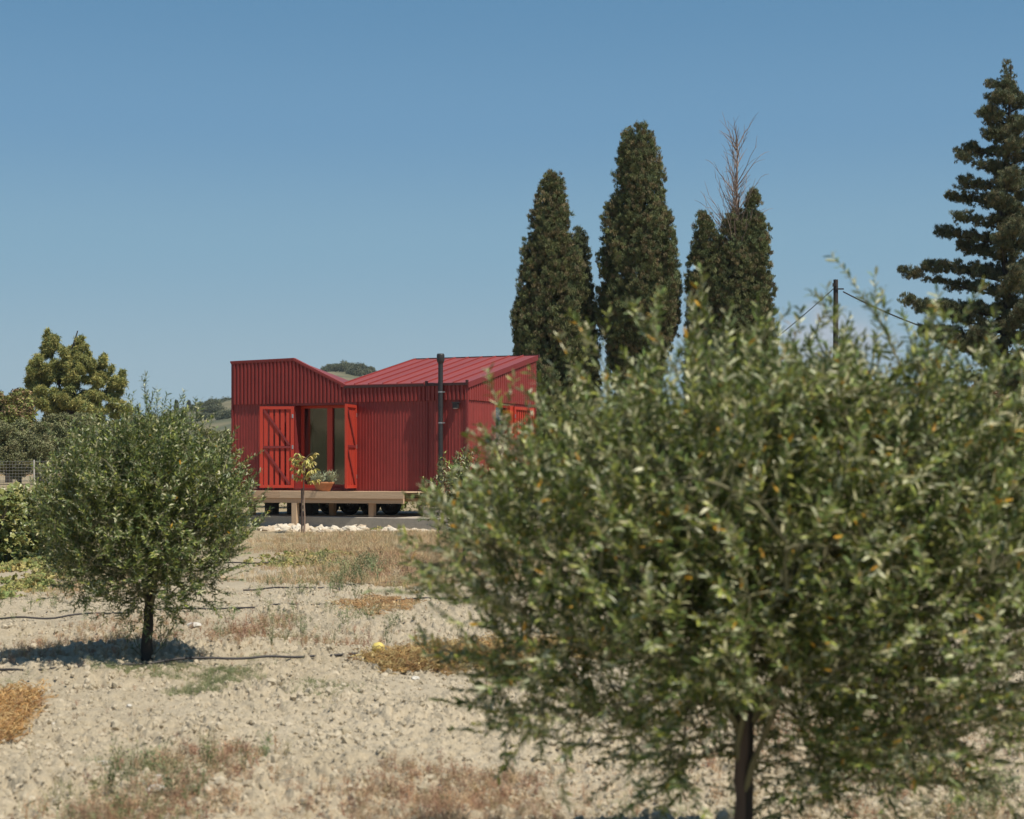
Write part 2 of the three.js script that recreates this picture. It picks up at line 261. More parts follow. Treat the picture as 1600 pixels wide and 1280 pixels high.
// a young olive: trunk, limbs, branchlets and lance-shaped leaves in pairs
function olive(name, label, base, o) {
  const R = rngOf(o.seed), t = thing(name, label, 'olive tree', base, o.group), nodes = [], thick = [], thin = [], mats = [], cols = [];
  const addPath = (pts, r0, r1, list, keep = true) => { list.push([pts, pts.map((_, i) => lerp(r0, r1, i / (pts.length - 1)))]); if (keep) pts.forEach((p, i) => i && nodes.push(p)); };
  const bend = (a, b, n, wig, lift) => { const out = [], L = a.distanceTo(b), w = ball(R).multiplyScalar(wig * L), s = R() * 50; for (let i = 0; i <= n; i++) { const k = i / n, q = a.clone().lerp(b, k).addScaledVector(w, Math.sin(k * Math.PI)); q.y += lift * L * Math.sin(k * Math.PI); if (i) q.addScaledVector(V(n2(s, k * 4), n2(s + 3, k * 4), n2(s + 6, k * 4)), 0.03 * L); out.push(q); } return out; };
  const fork = V(o.lean[0], o.fork, o.lean[1]), trunk = bend(V(0, -0.08, 0), fork, 9, 0.012, 0).map((p, i) => { p.x = lerp(o.lean[0] * i / 9, p.x, 0.4); p.z = lerp(o.lean[1] * i / 9, p.z, 0.4); return p; });
  const inEnv = (bias) => { for (;;) { const p = drawn(bias); if (!o.keep || o.keep(p)) return p; } };
  const drawn = (bias) => { const d = ball(R).normalize(); if (d.y < 0 && R() < o.thinLow) d.y = -d.y; const f = 1 + o.lumpy * n3(d.x * 2 + o.seed, d.y * 2, d.z * 2) + 0.5 * o.lumpy * n3(d.x * 5, d.y * 5 + o.seed, d.z * 5), r = Math.pow(R(), bias) * f; return V(o.c[0] + d.x * o.r[0] * r, Math.max(0.12, o.c[1] + d.y * (d.y < 0 ? o.low : o.r[1]) * r), o.c[2] + d.z * o.r[2] * r); };
  for (let i = 0; i < o.limbs; i++) { const a = i / o.limbs * 6.283 + R(), e = 0.35 + 0.85 * R(), s = trunk[5 + Math.floor(R() * 5)], b = V(o.c[0] + Math.cos(a) * o.r[0] * 0.62 * Math.cos(e), o.c[1] + (e - 0.45) * o.r[1] * 0.7, o.c[2] + Math.sin(a) * o.r[2] * 0.62 * Math.cos(e)); addPath(bend(s, b, 8, 0.1, 0.08), o.trunk * 0.42, 0.007, thick); }
  const nearest = (p) => { let best = 1e9, q = null; for (const n of nodes) { const d = n.distanceToSquared(p) * (n.y > p.y ? 1.6 : 1); if (d < best) { best = d; q = n; } } return q; };
  const seconds = []; for (let i = 0; i < o.second; i++) seconds.push(inEnv(0.5)); seconds.sort((a, b) => a.distanceToSquared(fork) - b.distanceToSquared(fork));
  for (const p of seconds) addPath(bend(nearest(p), p, 6, 0.12, 0.1), 0.0075, 0.003, thick);
  const centre = V(...o.c), shoots = (o.shoots ?? []).map((s) => V(...s));
  const geos = [leafGeo(0.06, 0.3), leafGeo(0.22, 0.45), leafGeo(-0.12, 0.2)], sets = geos.map(() => [[], []]);
  const dress = (pts, from, gap, len) => { // leaves in opposite pairs along a twig
    let turn = R() * 3; const dir = V(0, 0, 0), up = V(0, 0, 0);
    for (let i = 0; i < pts.length - 1; i++) {
      dir.copy(pts[i + 1]).sub(pts[i]); const L = dir.length(); dir.divideScalar(L);
      for (let s = R() * gap; s < L; s += gap * (0.7 + 0.6 * R())) {
        if (i + s / L < from * (pts.length - 1)) continue;
        turn += 1.57 + (R() - 0.5) * 0.5; const p = pts[i].clone().addScaledVector(dir, s), side = V(Math.cos(turn), 0, Math.sin(turn)); side.addScaledVector(dir, -side.dot(dir)); if (side.lengthSq() < 0.01) side.set(dir.y, dir.z, dir.x); side.normalize();
        const yellow = R();
        for (const sg of [-1, 1]) {
          if (R() < 0.06) continue;
          const ld = dir.clone().multiplyScalar(0.55 + 0.7 * R()).addScaledVector(side, sg * (0.7 + 0.5 * R())).addScaledVector(V(0, 1, 0), (R() - 0.5) * 0.5).normalize();
          up.copy(ball(R)).multiplyScalar(0.75).add(V(0, 0.55, 0)).addScaledVector(dir, 0.4); const k = Math.floor(R() * 3), ln = len * (0.7 + 0.55 * R());
          sets[k][0].push(place(p, basis(ld, up), V(ln, ln, ln * (0.85 + 0.4 * R()))));
          const u = R(); sets[k][1].push(yellow < o.yellow && sg > 0 ? vary(R, [0.62, 0.34, 0.035], 0.3) : u < o.silver ? vary(R, [0.5, 0.49, 0.3], 0.3) : u < o.silver + 0.2 ? vary(R, [0.31, 0.345, 0.075], 0.3) : vary(R, o.green, 0.35));
        }
      }
    }
  };
  for (let i = 0; i < o.twigs; i++) {
    const p = inEnv(o.bias), q = nearest(p), out = p.clone().sub(centre).normalize(), d = p.clone().sub(q).normalize().multiplyScalar(0.5).addScaledVector(out, 0.55).add(V(0, o.rise, 0)).addScaledVector(ball(R), 0.45).normalize();
    const e = p.clone().addScaledVector(d, o.twig * (0.5 + 0.8 * R())); if (e.y < 0.1) e.y = 0.1;
    const m = q.clone().lerp(p, 0.6).addScaledVector(ball(R), 0.04), pts = new THREE.CatmullRomCurve3([q, m, p, p.clone().lerp(e, 0.5).addScaledVector(ball(R), 0.02), e]).getPoints(7);
    addPath(pts, 0.0018, 0.0008, thin, false); dress(pts, 0.22, o.gap, o.leaf);
  }
  for (const s of o.suckers ?? []) { const e = V(...s), pts = bend(V(e.x * 0.12, 0.0, e.z * 0.12), e, 7, 0.06, -0.05); addPath(pts, 0.004, 0.0015, thin, false); dress(pts, 0.3, o.gap * 2, o.leaf); }
  for (const s of shoots) { const q = nearest(s), pts = bend(q, s, 8, 0.08, 0.02); addPath(pts, 0.004, 0.0012, thin, false); dress(pts, 0.25, o.gap, o.leaf * 1.05); const side = pts[5].clone().add(V((R() - 0.5) * 0.2, 0.12, (R() - 0.5) * 0.2)); const sp = bend(pts[4], side, 5, 0.05, 0); addPath(sp, 0.002, 0.001, thin, false); dress(sp, 0.2, o.gap, o.leaf); }
  part('trunk', tubeGeo([[trunk, trunk.map((_, i) => o.trunk * (1.12 - 0.035 * i + 0.09 * n2(i * 0.9, o.seed) + (i < 3 ? 0.12 * (3 - i) : 0)))]], 10), o.wood ?? darkBark, t);
  part('branches', tubeGeo(thick, 6), twigBark, t); part('twigs', tubeGeo(thin, 3), twigBark, t).userData.kind = 'stuff';
  sets.forEach(([m, c], k) => {
    if (o.single) { // the leaves nearest the camera as leaves of their own
      const key = m.map((x, i) => [x.elements[14] , i]).sort((a, b) => b[0] - a[0]).slice(0, o.single / 3), gone = new Set(key.map((q) => q[1]));
      for (const [, i] of key) { const tone = Math.floor(i % 3), lm = singleTones[tone], lf = part('leaf', geos[k], lm, t); m[i].decompose(lf.position, lf.quaternion, lf.scale); }
      m = m.filter((_, i) => !gone.has(i)); c = c.filter((_, i) => !gone.has(i));
    }
    copies('foliage', geos[k], leafMat, m, c, t);
  });
  return t;
}
const singleTones = [[0.155, 0.21, 0.06], [0.27, 0.31, 0.1], [0.48, 0.48, 0.31]].map((c) => new THREE.MeshPhysicalMaterial({ color: rgb(...c), roughness: 0.4, transmission: 0.12, thickness: 0 }));

for (let i = 0; i < 5; i++) { const k = 34 + 9 * i, x = -5.5 - 0.82 * k + (i % 2 ? 4 : -4), z = -44 + 0.57 * k + (i % 2 ? 5 : -5), h = 3.4 + 0.5 * i; lobedTree('leafy_tree', ['nearest', 'second', 'third', 'fourth', 'farthest'][i] + ' tree of the grove left of the field, mirrored in the cabin panes', 'tree', [x, macro(x, z), z], split([[0, h, 0, 2.6, 1.9, 2.6], [1.8, h - 0.6, 0.5, 1.7, 1.5, 1.7], [-1.7, h - 0.4, -0.5, 1.8, 1.4, 1.7]], 5, 960 + i), { tufts: leafTufts, count: 2600, size: 0.5, seed: 970 + i, cols: [[0.17, 0.18, 0.075], [0.22, 0.21, 0.1]], shell: 0.9, fill: 0.3, trunk: 0.22, wood: bark, limbs: false, lumps: 0.4, group: 'grove left of the field' }); }

// ---------------------------------------------------------------- the red cabin
const C0 = V(-1.13, 0, -43), TURN = -25 * Math.PI / 180;
const fromCabin = (x, y, z) => V(x, y, z).applyAxisAngle(V(0, 1, 0), TURN).add(C0);
const weather = noiseTexture(512, 47, (u, v, t) => { const g = 0.86 + 0.13 * t(u, v * 0.12, 26, 1) + 0.07 * t(u, v, 9, 3) + 0.06 * t(u, v, 50, 5); return [g, g * 1.0, g * 1.0]; }, false);
const paint = new THREE.MeshPhysicalMaterial({ color: rgb(0.285, 0.037, 0.034), map: weather, roughness: 0.5, sheen: 1, sheenColor: rgb(0.9, 0.72, 0.6), sheenRoughness: 0.6 });
const roofPaint = [0, 1, 2].map((k) => new THREE.MeshPhysicalMaterial({ color: rgb(0.275 + 0.012 * k, 0.036 + 0.002 * k, 0.033 + 0.002 * k), roughness: 0.48 + 0.04 * k, sheen: 1, sheenColor: rgb(0.9, 0.72, 0.6), sheenRoughness: 0.6 }));
const trimPaint = std(rgb(0.2, 0.026, 0.026), 0.5), doorPaint = std(rgb(0.45, 0.042, 0.022), 0.55), darkTrim = std(rgb(0.06, 0.02, 0.02), 0.5);
const blackMetal = std(rgb(0.035, 0.034, 0.038), 0.5, { metalness: 0.2 }), steel = std(rgb(0.5, 0.5, 0.5), 0.35, { metalness: 0.9 }), rubber = std(rgb(0.012, 0.012, 0.013), 0.75);
const plywood = std(rgb(0.42, 0.31, 0.19), 0.7), glass = new THREE.MeshPhysicalMaterial({ color: rgb(0.82, 0.84, 0.84), roughness: 0.02, transmission: 1, thickness: 0, ior: 1.8 });
const woodTex = noiseTexture(512, 41, (u, v, t) => { const g = 0.84 + 0.14 * t(u * 1, v, 10, 1) + 0.2 * Math.sin((v * 26 + 1.6 * t(u, v, 5, 3)) * 6.283) * 0.25 + 0.12 * t(u, v, 60, 2); return [g, g * 0.97, g * 0.93]; }, false);
const timber = std(rgb(0.62, 0.43, 0.29), 0.8, { map: woodTex }), timberB = std(rgb(0.5, 0.33, 0.21), 0.8, { map: woodTex }), timberC = std(rgb(0.68, 0.5, 0.35), 0.8, { map: woodTex });
const stoneTex = noiseTexture(256, 43, (u, v, t) => { const g = 0.85 + 0.12 * t(u, v, 6, 1) + 0.1 * t(u, v, 25, 3) + 0.08 * t(u, v, 60, 5); return [g, g * 0.99, g * 0.97]; }, false);
const concrete = std(rgb(0.5, 0.45, 0.39), 0.9, { map: stoneTex });

const cabin = thing('cabin', 'red corrugated metal cabin with folded roof and open barn shutters', 'cabin', [C0.x, 0, C0.z]);
cabin.rotation.y = TURN;
// corrugated sheet in the x-y plane facing +z; top and bottom are functions of x
function ribbed(x0, x1, bot, top, pitch, rib, depth, bevel) {
  const xs = []; for (let x = x0; x < x1 - 0.004; x += pitch) { xs.push([x, 0]); const f = x + pitch - rib - 2 * bevel; xs.push([f, 0], [f + bevel, depth], [f + bevel + rib, depth]); } xs.push([x1, 0]);
  const line = xs.filter(([x]) => x <= x1), out = [], nor = [];
  for (let i = 0; i < line.length - 1; i++) {
    const [a, za] = line[i], [b, zb] = line[i + 1]; if (b - a < 1e-4) continue;
    out.push(a, bot(a), za, b, bot(b), zb, b, top(b), zb, a, bot(a), za, b, top(b), zb, a, top(a), za);
  }
  return tris(out, 0.4);
}
const lineY = (pts) => (x) => { for (let i = 0; i < pts.length - 1; i++) if (x <= pts[i + 1][0]) return lerp(pts[i][1], pts[i + 1][1], clamp((x - pts[i][0]) / (pts[i + 1][0] - pts[i][0]), 0, 1)); return pts[pts.length - 1][1]; };
const BOT = 1.09, SPLIT = 3.46, EAVE = 3.88, W = 7.14, DEP = 4.15, PJ = 1.142, MZ = -0.13, OPL = -5.153, OPR = -3.33, HEAD = 3.40, SILL = 1.22;
const facade = lineY([[-W, 4.60], [-5.19, 4.63], [-3.62, 3.90], [0, EAVE]]);
const flat = (y) => () => y;
{
  const upper = (x0, x1, top) => ribbed(x0, x1, flat(SPLIT), top, 0.118, 0.046, 0.036, 0.012), lower = (x0, x1, top = flat(SPLIT + 0.05)) => ribbed(x0, x1, flat(BOT), top, 0.092, 0.012, 0.007, 0.005);
  // cladding of the front: lower sheets, then the upper band a little proud of them
  part('cladding', merge([lower(-W, OPL - 0.06).translate(0, 0, MZ), lower(OPR + 0.06, -PJ).translate(0, 0, MZ), ribbed(OPL - 0.06, OPR + 0.06, flat(HEAD + 0.05), flat(SPLIT + 0.05), 0.092, 0.012, 0.007, 0.005).translate(0, 0, MZ), ribbed(OPL - 0.06, OPR + 0.06, flat(BOT), flat(SILL - 0.05), 0.092, 0.012, 0.007, 0.005).translate(0, 0, MZ), lower(-PJ, 0)]), paint, cabin);
  part('upper_cladding', merge([upper(-W, -PJ, facade).translate(0, 0, MZ + 0.022), upper(-PJ, 0, flat(EAVE)).translate(0, 0, 0.022)]), paint, cabin);
  // gable side: seen from outside its x runs towards the back
  const side = (g) => g.rotateY(Math.PI / 2), gab = (x) => EAVE + (x / DEP) * 0.93;
  part('cladding', merge([side(ribbed(0, 1.62, flat(BOT), flat(SPLIT + 0.05), 0.092, 0.012, 0.007, 0.005)), side(ribbed(2.60, DEP, flat(BOT), flat(SPLIT + 0.05), 0.092, 0.012, 0.007, 0.005)), side(ribbed(1.62, 2.60, flat(HEAD + 0.04), flat(SPLIT + 0.05), 0.092, 0.012, 0.007, 0.005))]), paint, cabin);
  part('upper_cladding', side(ribbed(0, DEP, flat(SPLIT), gab, 0.13, 0.045, 0.026, 0.012)).translate(0.022, 0, 0), paint, cabin);
  for (const g of [bxx(-0.03, 0.03, BOT, EAVE, -0.03, 0.035), bxx(-0.02, 0.032, BOT, 4.80, -DEP - 0.03, -DEP + 0.03), bxx(-W - 0.03, -W + 0.02, BOT, 4.60, MZ - 0.03, MZ + 0.032), bxx(-PJ - 0.012, -PJ + 0.03, BOT, EAVE, MZ + 0.002, 0.03)]) part('corner_trim', g, trimPaint, cabin);
  // walls behind the cladding, with openings
  const sheet = (pts, d) => new THREE.ExtrudeGeometry(new THREE.Shape(pts.map((p) => new THREE.Vector2(...p))), { depth: d, bevelEnabled: false });
  const f = (pts) => sheet(pts, 0.1).translate(0, 0, MZ - 0.104);
  part('wall', merge([f([[-W, BOT], [OPL - 0.062, BOT], [OPL - 0.062, 4.56], [-5.19, 4.57], [-W, 4.54]]), f([[OPL - 0.06, HEAD + 0.062], [OPR + 0.06, HEAD + 0.062], [OPR + 0.06, 3.84], [-3.62, 3.85], [-5.15, 4.55]]), f([[OPR + 0.062, BOT], [-PJ, BOT], [-PJ, 3.83], [OPR + 0.062, 3.83]]), f([[OPL + 0.002, BOT], [OPR - 0.002, BOT], [OPR - 0.002, SILL - 0.052], [OPL + 0.002, SILL - 0.052]]),
    sheet([[-PJ, BOT], [-0.02, BOT], [-0.02, 3.82], [-PJ, 3.82]], 0.1).translate(0, 0, -0.104)]), plywood, cabin);
  const s = (pts) => sheet(pts.map(([x, y]) => [x, y]), 0.1).rotateY(Math.PI / 2).translate(-0.104, 0, 0);
  const gt = (x) => EAVE - 0.05 + (x / DEP) * 0.93;
  part('wall', merge([s([[0.12, BOT], [1.64, BOT], [1.64, gt(1.64)], [0.12, gt(0.12)]]), s([[1.642, HEAD], [2.58, HEAD], [2.58, gt(2.58)], [1.642, gt(1.642)]]), s([[2.582, BOT], [DEP, BOT], [DEP, gt(DEP)], [2.582, gt(2.582)]])]), plywood, cabin);
  part('back_wall', merge([sheet([[-W, BOT], [0, BOT], [0, 4.76], [-3.75, 4.76], [-3.75, 3.75], [-W, 3.75]], 0.1).translate(0, 0, -DEP), new THREE.BoxGeometry(0.1, 2.55, DEP - 0.4).translate(-W + 0.052, BOT + 1.28, -DEP / 2 - 0.1)]), paint, cabin);
  part('floor', bxx(-W + 0.01, -0.01, BOT - 0.1, BOT - 0.004, -DEP, MZ - 0.01), plywood, cabin);
  part('chassis', merge([bxx(-1.1, -0.06, 0.72, BOT - 0.104, -0.3, -0.2), bxx(-W + 0.05, -0.3, 0.93, BOT - 0.104, MZ - 0.35, MZ - 0.25), bxx(-W + 0.05, -0.3, 0.93, BOT - 0.104, -DEP + 0.5, -DEP + 0.6)]), blackMetal, cabin);
}
{ // roof: right slope of standing-seam panels rising to the back, left slopes folded down towards the back
  const slope = 0.92 / DEP, y = (z) => EAVE + 0.02 - z * slope, zb = -DEP - 0.06;
  const quad = (a, b, c, d, th) => { const o = [], dn = (p) => [p[0], p[1] - th, p[2]], face = (p, q, r, s) => o.push(...p, ...q, ...r, ...p, ...r, ...s); face(a, b, c, d); face(dn(d), dn(c), dn(b), dn(a)); face(a, dn(a), dn(b), b); face(b, dn(b), dn(c), c); face(c, dn(c), dn(d), d); face(d, dn(d), dn(a), a); return tris(o); };
  for (let k = 0, x = 0.05; x > -3.70; k++, x -= 0.42) {
    const x0 = Math.max(x - 0.42, -3.75), zf = (x - 0.21) > -PJ ? 0.06 : MZ + 0.07, P = (xx, z) => [xx, y(z), z], r = roofPaint[(k * 7) % 3];
    const p = part('roof_panel', quad(P(x0 + 0.001, zf), P(x - 0.001, zf), P(x - 0.001, zb), P(x0 + 0.001, zb), 0.05), r, cabin);
    const S = (xx, z, up) => [xx, y(z) + up, z]; part('seam', quad(S(x0 - 0.012, zf - 0.004, 0.036), S(x0 + 0.012, zf - 0.004, 0.036), S(x0 + 0.012, zb + 0.004, 0.036), S(x0 - 0.012, zb + 0.004, 0.036), 0.035), r, p);
  }
  part('ridge_cap', bxx(-3.78, 0.09, y(zb) - 0.06, y(zb) + 0.03, zb - 0.09, zb - 0.002), darkTrim, cabin);
  part('verge_trim', quad([0.052, y(0.065) + 0.012, 0.065], [0.075, y(0.065) + 0.012, 0.065], [0.075, y(zb) + 0.012, zb], [0.052, y(zb) + 0.012, zb], 0.14), trimPaint, cabin);
  part('verge_trim', quad([-3.79, y(-0.12) + 0.03, -0.12], [-3.765, y(-0.12) + 0.03, -0.12], [-3.765, y(zb) + 0.03, zb], [-3.79, y(zb) + 0.03, zb], 0.14), darkTrim, cabin);
  part('gutter', merge([bxx(-3.62, -PJ - 0.01, EAVE - 0.055, EAVE + 0.012, MZ + 0.052, MZ + 0.085), bxx(-PJ + 0.0, 0.03, EAVE - 0.055, EAVE + 0.012, 0.05, 0.085), bxx(-PJ - 0.012, -PJ + 0.045, EAVE - 0.05, EAVE + 0.075, 0.03, 0.095), bxx(0.0, 0.055, EAVE - 0.05, EAVE + 0.075, 0.03, 0.095)]), darkTrim, cabin);
  const tri3 = (a, b, c, th) => quad(a, b, c, c, th);
  const zF = MZ + 0.06, BV = [-4.55, 3.80, -DEP], R1 = [-5.19, 4.64, zF], VV = [-3.64, 3.905, zF], P0 = [-W - 0.03, 4.61, zF], PB = [-W - 0.03, 3.80, -DEP];
  part('roof_panel', quad(P0, R1, BV, PB, 0.05), roofPaint[1], cabin); part('roof_panel', tri3(R1, VV, BV, 0.05), roofPaint[0], cabin); part('roof_panel', tri3(VV, [-3.76, 3.80, -DEP], BV, 0.05), roofPaint[0], cabin);
  part('coping', quad([-W - 0.04, 4.632, zF + 0.012], [-5.185, 4.665, zF + 0.012], [-5.185, 4.665, zF - 0.07], [-W - 0.04, 4.632, zF - 0.07], 0.045), trimPaint, cabin);
  part('coping', quad([-5.183, 4.668, zF + 0.012], [-3.6, 3.935, zF + 0.012], [-3.6, 3.935, zF - 0.1], [-5.183, 4.668, zF - 0.1], 0.065), roofPaint[0], cabin);
  part('side_wall', tris([-3.752, 3.85, zF - 0.02, -3.752, 3.6, -DEP, -3.752, 4.78, -DEP], 0.4), paint, cabin);
}
{ // glazed front doors, set well back in the opening
  const z0 = MZ - 0.34, z1 = MZ - 0.27, fr = part('glazed_door', merge([bxx(OPL, OPR, SILL, SILL + 0.09, z0, z1), bxx(OPL, OPR, HEAD - 0.07, HEAD, z0, z1), bxx(OPL, OPL + 0.09, SILL + 0.09, HEAD - 0.07, z0, z1), bxx(OPR - 0.09, OPR, SILL + 0.09, HEAD - 0.07, z0, z1), bxx(-4.33, -4.17, SILL + 0.09, HEAD - 0.07, z0, z1 + 0.02)]), doorPaint, cabin);
  part('pane', bxx(OPL + 0.09, -4.33, SILL + 0.09, HEAD - 0.07, z0 + 0.03, z0 + 0.032), glass, fr); part('pane', bxx(-4.17, OPR - 0.09, SILL + 0.09, HEAD - 0.07, z0 + 0.03, z0 + 0.032), glass, fr);
  part('door_reveal', merge([bxx(OPL - 0.06, OPL - 0.002, SILL - 0.05, HEAD + 0.06, z0, MZ + 0.03), bxx(OPR + 0.002, OPR + 0.06, SILL - 0.05, HEAD + 0.06, z0, MZ + 0.03), bxx(OPL, OPR, HEAD + 0.002, HEAD + 0.06, z0, MZ + 0.03), bxx(OPL, OPR, SILL - 0.05, SILL - 0.002, z0, MZ + 0.05)]), trimPaint, cabin);
}
function shutter(w, h, hinge, turn, mirror) { // a boarded shutter leaf hung at x = 0, reaching to x = w when turn = 0; braces on the +z face
  const g = new THREE.Group(); g.name = 'shutter'; g.position.copy(hinge); g.rotation.y = turn; cabin.add(g);
  const fw = 0.085, t = 0.055, X = (a, b) => mirror ? [-b, -a] : [a, b], P = (a, b, y0, y1, z0, z1) => { const [p, q] = X(a, b); return bxx(p, q, y0, y1, z0, z1); };
  part('frame', merge([P(0, fw, 0, h, 0, t), P(w - fw, w, 0, h, 0, t), P(fw, w - fw, 0, fw * 0.9, 0, t), P(fw, w - fw, h - fw * 0.9, h, 0, t)]), doorPaint, g);
  const n = Math.max(5, Math.round((w - 2 * fw) / 0.145)), pitch = (w - 2 * fw) / n;
  for (let i = 0; i < n; i++) part('slat', P(fw + i * pitch + 0.026, fw + (i + 1) * pitch - 0.026, fw * 0.9, h - fw * 0.9, 0.004, 0.022), doorPaint, g);
  part('rail', P(fw, w - fw, h * 0.5 - 0.03, h * 0.5 + 0.03, 0.024, t - 0.004), trimPaint, g);
  for (const [y0, y1] of [[fw, h * 0.5 - 0.04], [h * 0.5 + 0.04, h - fw]]) {
    const a = w - fw - 0.02, b = fw + 0.02, L = Math.hypot(a - b, y1 - y0), bar = new THREE.BoxGeometry(L - 0.04, 0.055, 0.028).rotateZ(Math.atan2(y1 - y0, a - b)).translate((a + b) / 2, (y0 + y1) / 2, 0.039);
    if (mirror) bar.rotateY(Math.PI).translate(0, 0, 0.078); part('brace', bar, trimPaint, g);
  }
  for (const y of [h * 0.14, h * 0.5, h * 0.88]) part('hinge', P(0.008, 0.05, y - 0.05, y + 0.05, t, t + 0.012), steel, g);
  return g;
}
// the front pair: one folded back almost to the wall, the other standing straight out; braces slope down to the hinge of the first
shutter(0.92, 2.16, V(OPL - 0.01, SILL + 0.0, MZ + 0.05), 20 * Math.PI / 180, true);
shutter(0.92, 2.16, V(OPR + 0.015, SILL + 0.0, MZ + 0.04), 104 * Math.PI / 180, true);
{ // side door with its shutter folded flat
  const fr = part('side_window', merge([bxx(-0.08, -0.02, BOT + 0.1, HEAD, -1.70, -1.64), bxx(-0.08, 0.06, BOT + 0.1, HEAD, -2.60, -2.42), bxx(-0.08, -0.02, HEAD - 0.06, HEAD, -2.42, -1.70), bxx(-0.08, -0.02, BOT + 0.02, BOT + 0.1, -2.6, -1.64)]), doorPaint, cabin);
  part('pane', bxx(-0.052, -0.05, BOT + 0.1, HEAD - 0.06, -2.42, -1.70), glass, fr);
  shutter(1.28, 2.16, V(0.045, SILL, -2.63), Math.PI / 2, false);
}
{ // stove flue, lamp, wheels
  const fx = -0.68, fz = 0.14, pipe = part('flue', merge([new THREE.CylinderGeometry(0.062, 0.062, 3.05, 20).translate(fx, 2.88, fz), new THREE.CylinderGeometry(0.066, 0.066, 0.07, 20).translate(fx, 3.31, fz), new THREE.CylinderGeometry(0.066, 0.066, 0.07, 20).translate(fx, 2.2, fz), new THREE.CylinderGeometry(0.075, 0.075, 0.3, 20).translate(fx, 1.42, fz), new THREE.CylinderGeometry(0.062, 0.062, 0.3, 16).rotateX(Math.PI / 2).translate(fx, 1.45, fz - 0.12)]), blackMetal, cabin);
  part('flue_cap', new THREE.LatheGeometry([[0.06, 0], [0.082, 0.04], [0.1, 0.1], [0.1, 0.22], [0.085, 0.26], [0.0, 0.265]].map((p) => new THREE.Vector2(...p)), 20).translate(fx, 4.37, fz), blackMetal, pipe);
  for (const yy of [3.66, 2.88]) part('bracket', merge([new THREE.CylinderGeometry(0.068, 0.068, 0.03, 20).translate(fx, yy, fz), bxx(fx + 0.05, fx + 0.12, yy - 0.01, yy + 0.01, fz - 0.02, fz + 0.0), bxx(fx - 0.01, fx + 0.01, yy - 0.01, yy + 0.01, 0.03, fz - 0.05)]), steel, pipe);
  const lamp = part('wall_lamp', merge([bxx(-0.34, -0.2, 3.25, 3.38, 0.05, 0.15), bxx(-0.36, -0.18, 3.38, 3.4, 0.03, 0.17), bxx(-0.30, -0.24, 3.28, 3.36, 0.01, 0.05)]), blackMetal, cabin);
  part('lens', bxx(-0.32, -0.22, 3.235, 3.25, 0.06, 0.14), std(rgb(0.5, 0.5, 0.48), 0.3), lamp);
  for (const x of [-4.36, -3.74, -3.12, -2.5]) {
    const w = part('wheel', new THREE.TorusGeometry(0.225, 0.085, 12, 28).translate(x, 0.81, MZ - 0.42), rubber, cabin);
    part('rim', new THREE.LatheGeometry([[0, 0.04], [0.06, 0.05], [0.07, 0.01], [0.15, 0.0], [0.16, 0.05], [0.18, 0.06]].map((p) => new THREE.Vector2(...p)), 20).rotateX(Math.PI / 2).translate(x, 0.81, MZ - 0.42), blackMetal, w);
    const bolts = []; for (let k = 0; k < 5; k++) bolts.push(new THREE.CylinderGeometry(0.008, 0.008, 0.02, 6).rotateX(Math.PI / 2).translate(x + 0.045 * Math.cos(k * 1.257), 0.81 + 0.045 * Math.sin(k * 1.257), MZ - 0.36)); part('bolts', merge(bolts), steel, w).userData.kind = 'stuff';
  }
  for (const x of [-6.2, -5.5, -4.95]) part('support_block', bxx(x - 0.13, x + 0.13, 0.505, 0.926, -0.75, -0.45), blackMetal, cabin);
}
{ // concrete slab under the cabin; its front edge comes forward to the right
  const g = new THREE.ExtrudeGeometry(new THREE.Shape([[-7.6, 0.62], [0.6, 1.62], [0.6, -5], [-7.6, -5]].map(([x, z]) => new THREE.Vector2(x, -z))), { depth: 0.44, bevelEnabled: true, bevelSize: 0.012, bevelThickness: 0.012, bevelSegments: 1 }).rotateX(-Math.PI / 2).translate(0, 0.05, 0);
  const m = whole('concrete_slab', g, concrete, 'grey concrete slab carrying the red cabin and its wheels', 'slab'); m.position.copy(C0); m.rotation.y = TURN;
  const b = whole('concrete_block', new THREE.BoxGeometry(0.75, 0.24, 0.4).translate(0, 0.12, 0), concrete, 'pale concrete block at the end of the timber deck', 'block'); b.position.copy(fromCabin(-0.62, 0.503, 0.3)); b.rotation.y = TURN;
}
{ // timber deck
  const d = thing('timber_deck', 'brown timber deck on square posts along the front of the red cabin', 'deck', [C0.x, 0, C0.z]); d.rotation.y = TURN;
  const x0 = -7.25, x1 = -1.09, zf = 1.33, R = rngOf(5), tm = [timber, timberB, timberC];
  for (let x = x0; x < x1 - 0.05; x += 0.1465) part('board', bxx(x, Math.min(x + 0.1395, x1), 1.115 + R() * 0.002, 1.143 + R() * 0.003, MZ + 0.06, zf - 0.032), pick(R, tm), d);
  part('fascia', bxx(x0, -4.72, 0.972, 1.146, zf - 0.028, zf), timber, d); part('fascia', bxx(-4.716, x1, 0.972, 1.146, zf - 0.028, zf), timberC, d);
  part('beam', bxx(x0 + 0.03, x1 - 0.04, 0.85, 0.968, zf - 0.11, zf - 0.04), timber, d); part('beam', bxx(x0 + 0.03, x1 - 0.04, 0.88, 0.968, 0.0, 0.06), timberB, d);
  for (let x = x0 + 0.2; x < x1; x += 0.75) part('joist', bxx(x, x + 0.05, 0.972, 1.112, MZ + 0.1, zf - 0.12), timberB, d);
  const post = (x, z, y0, m) => part('post', bxx(x - 0.07, x + 0.07, y0, 0.848, z - 0.07, z + 0.07), m, d);
  post(-4.29, 1.25, 0.18, timberC); post(-6.9, 1.22, 0.18, timber); post(-2.08, 1.16, 0.506, timberB); post(-3.9, 0.05, 0.506, timberB); post(-5.0, 0.05, 0.506, timberB); post(-6.4, 0.05, 0.506, timberB);
}
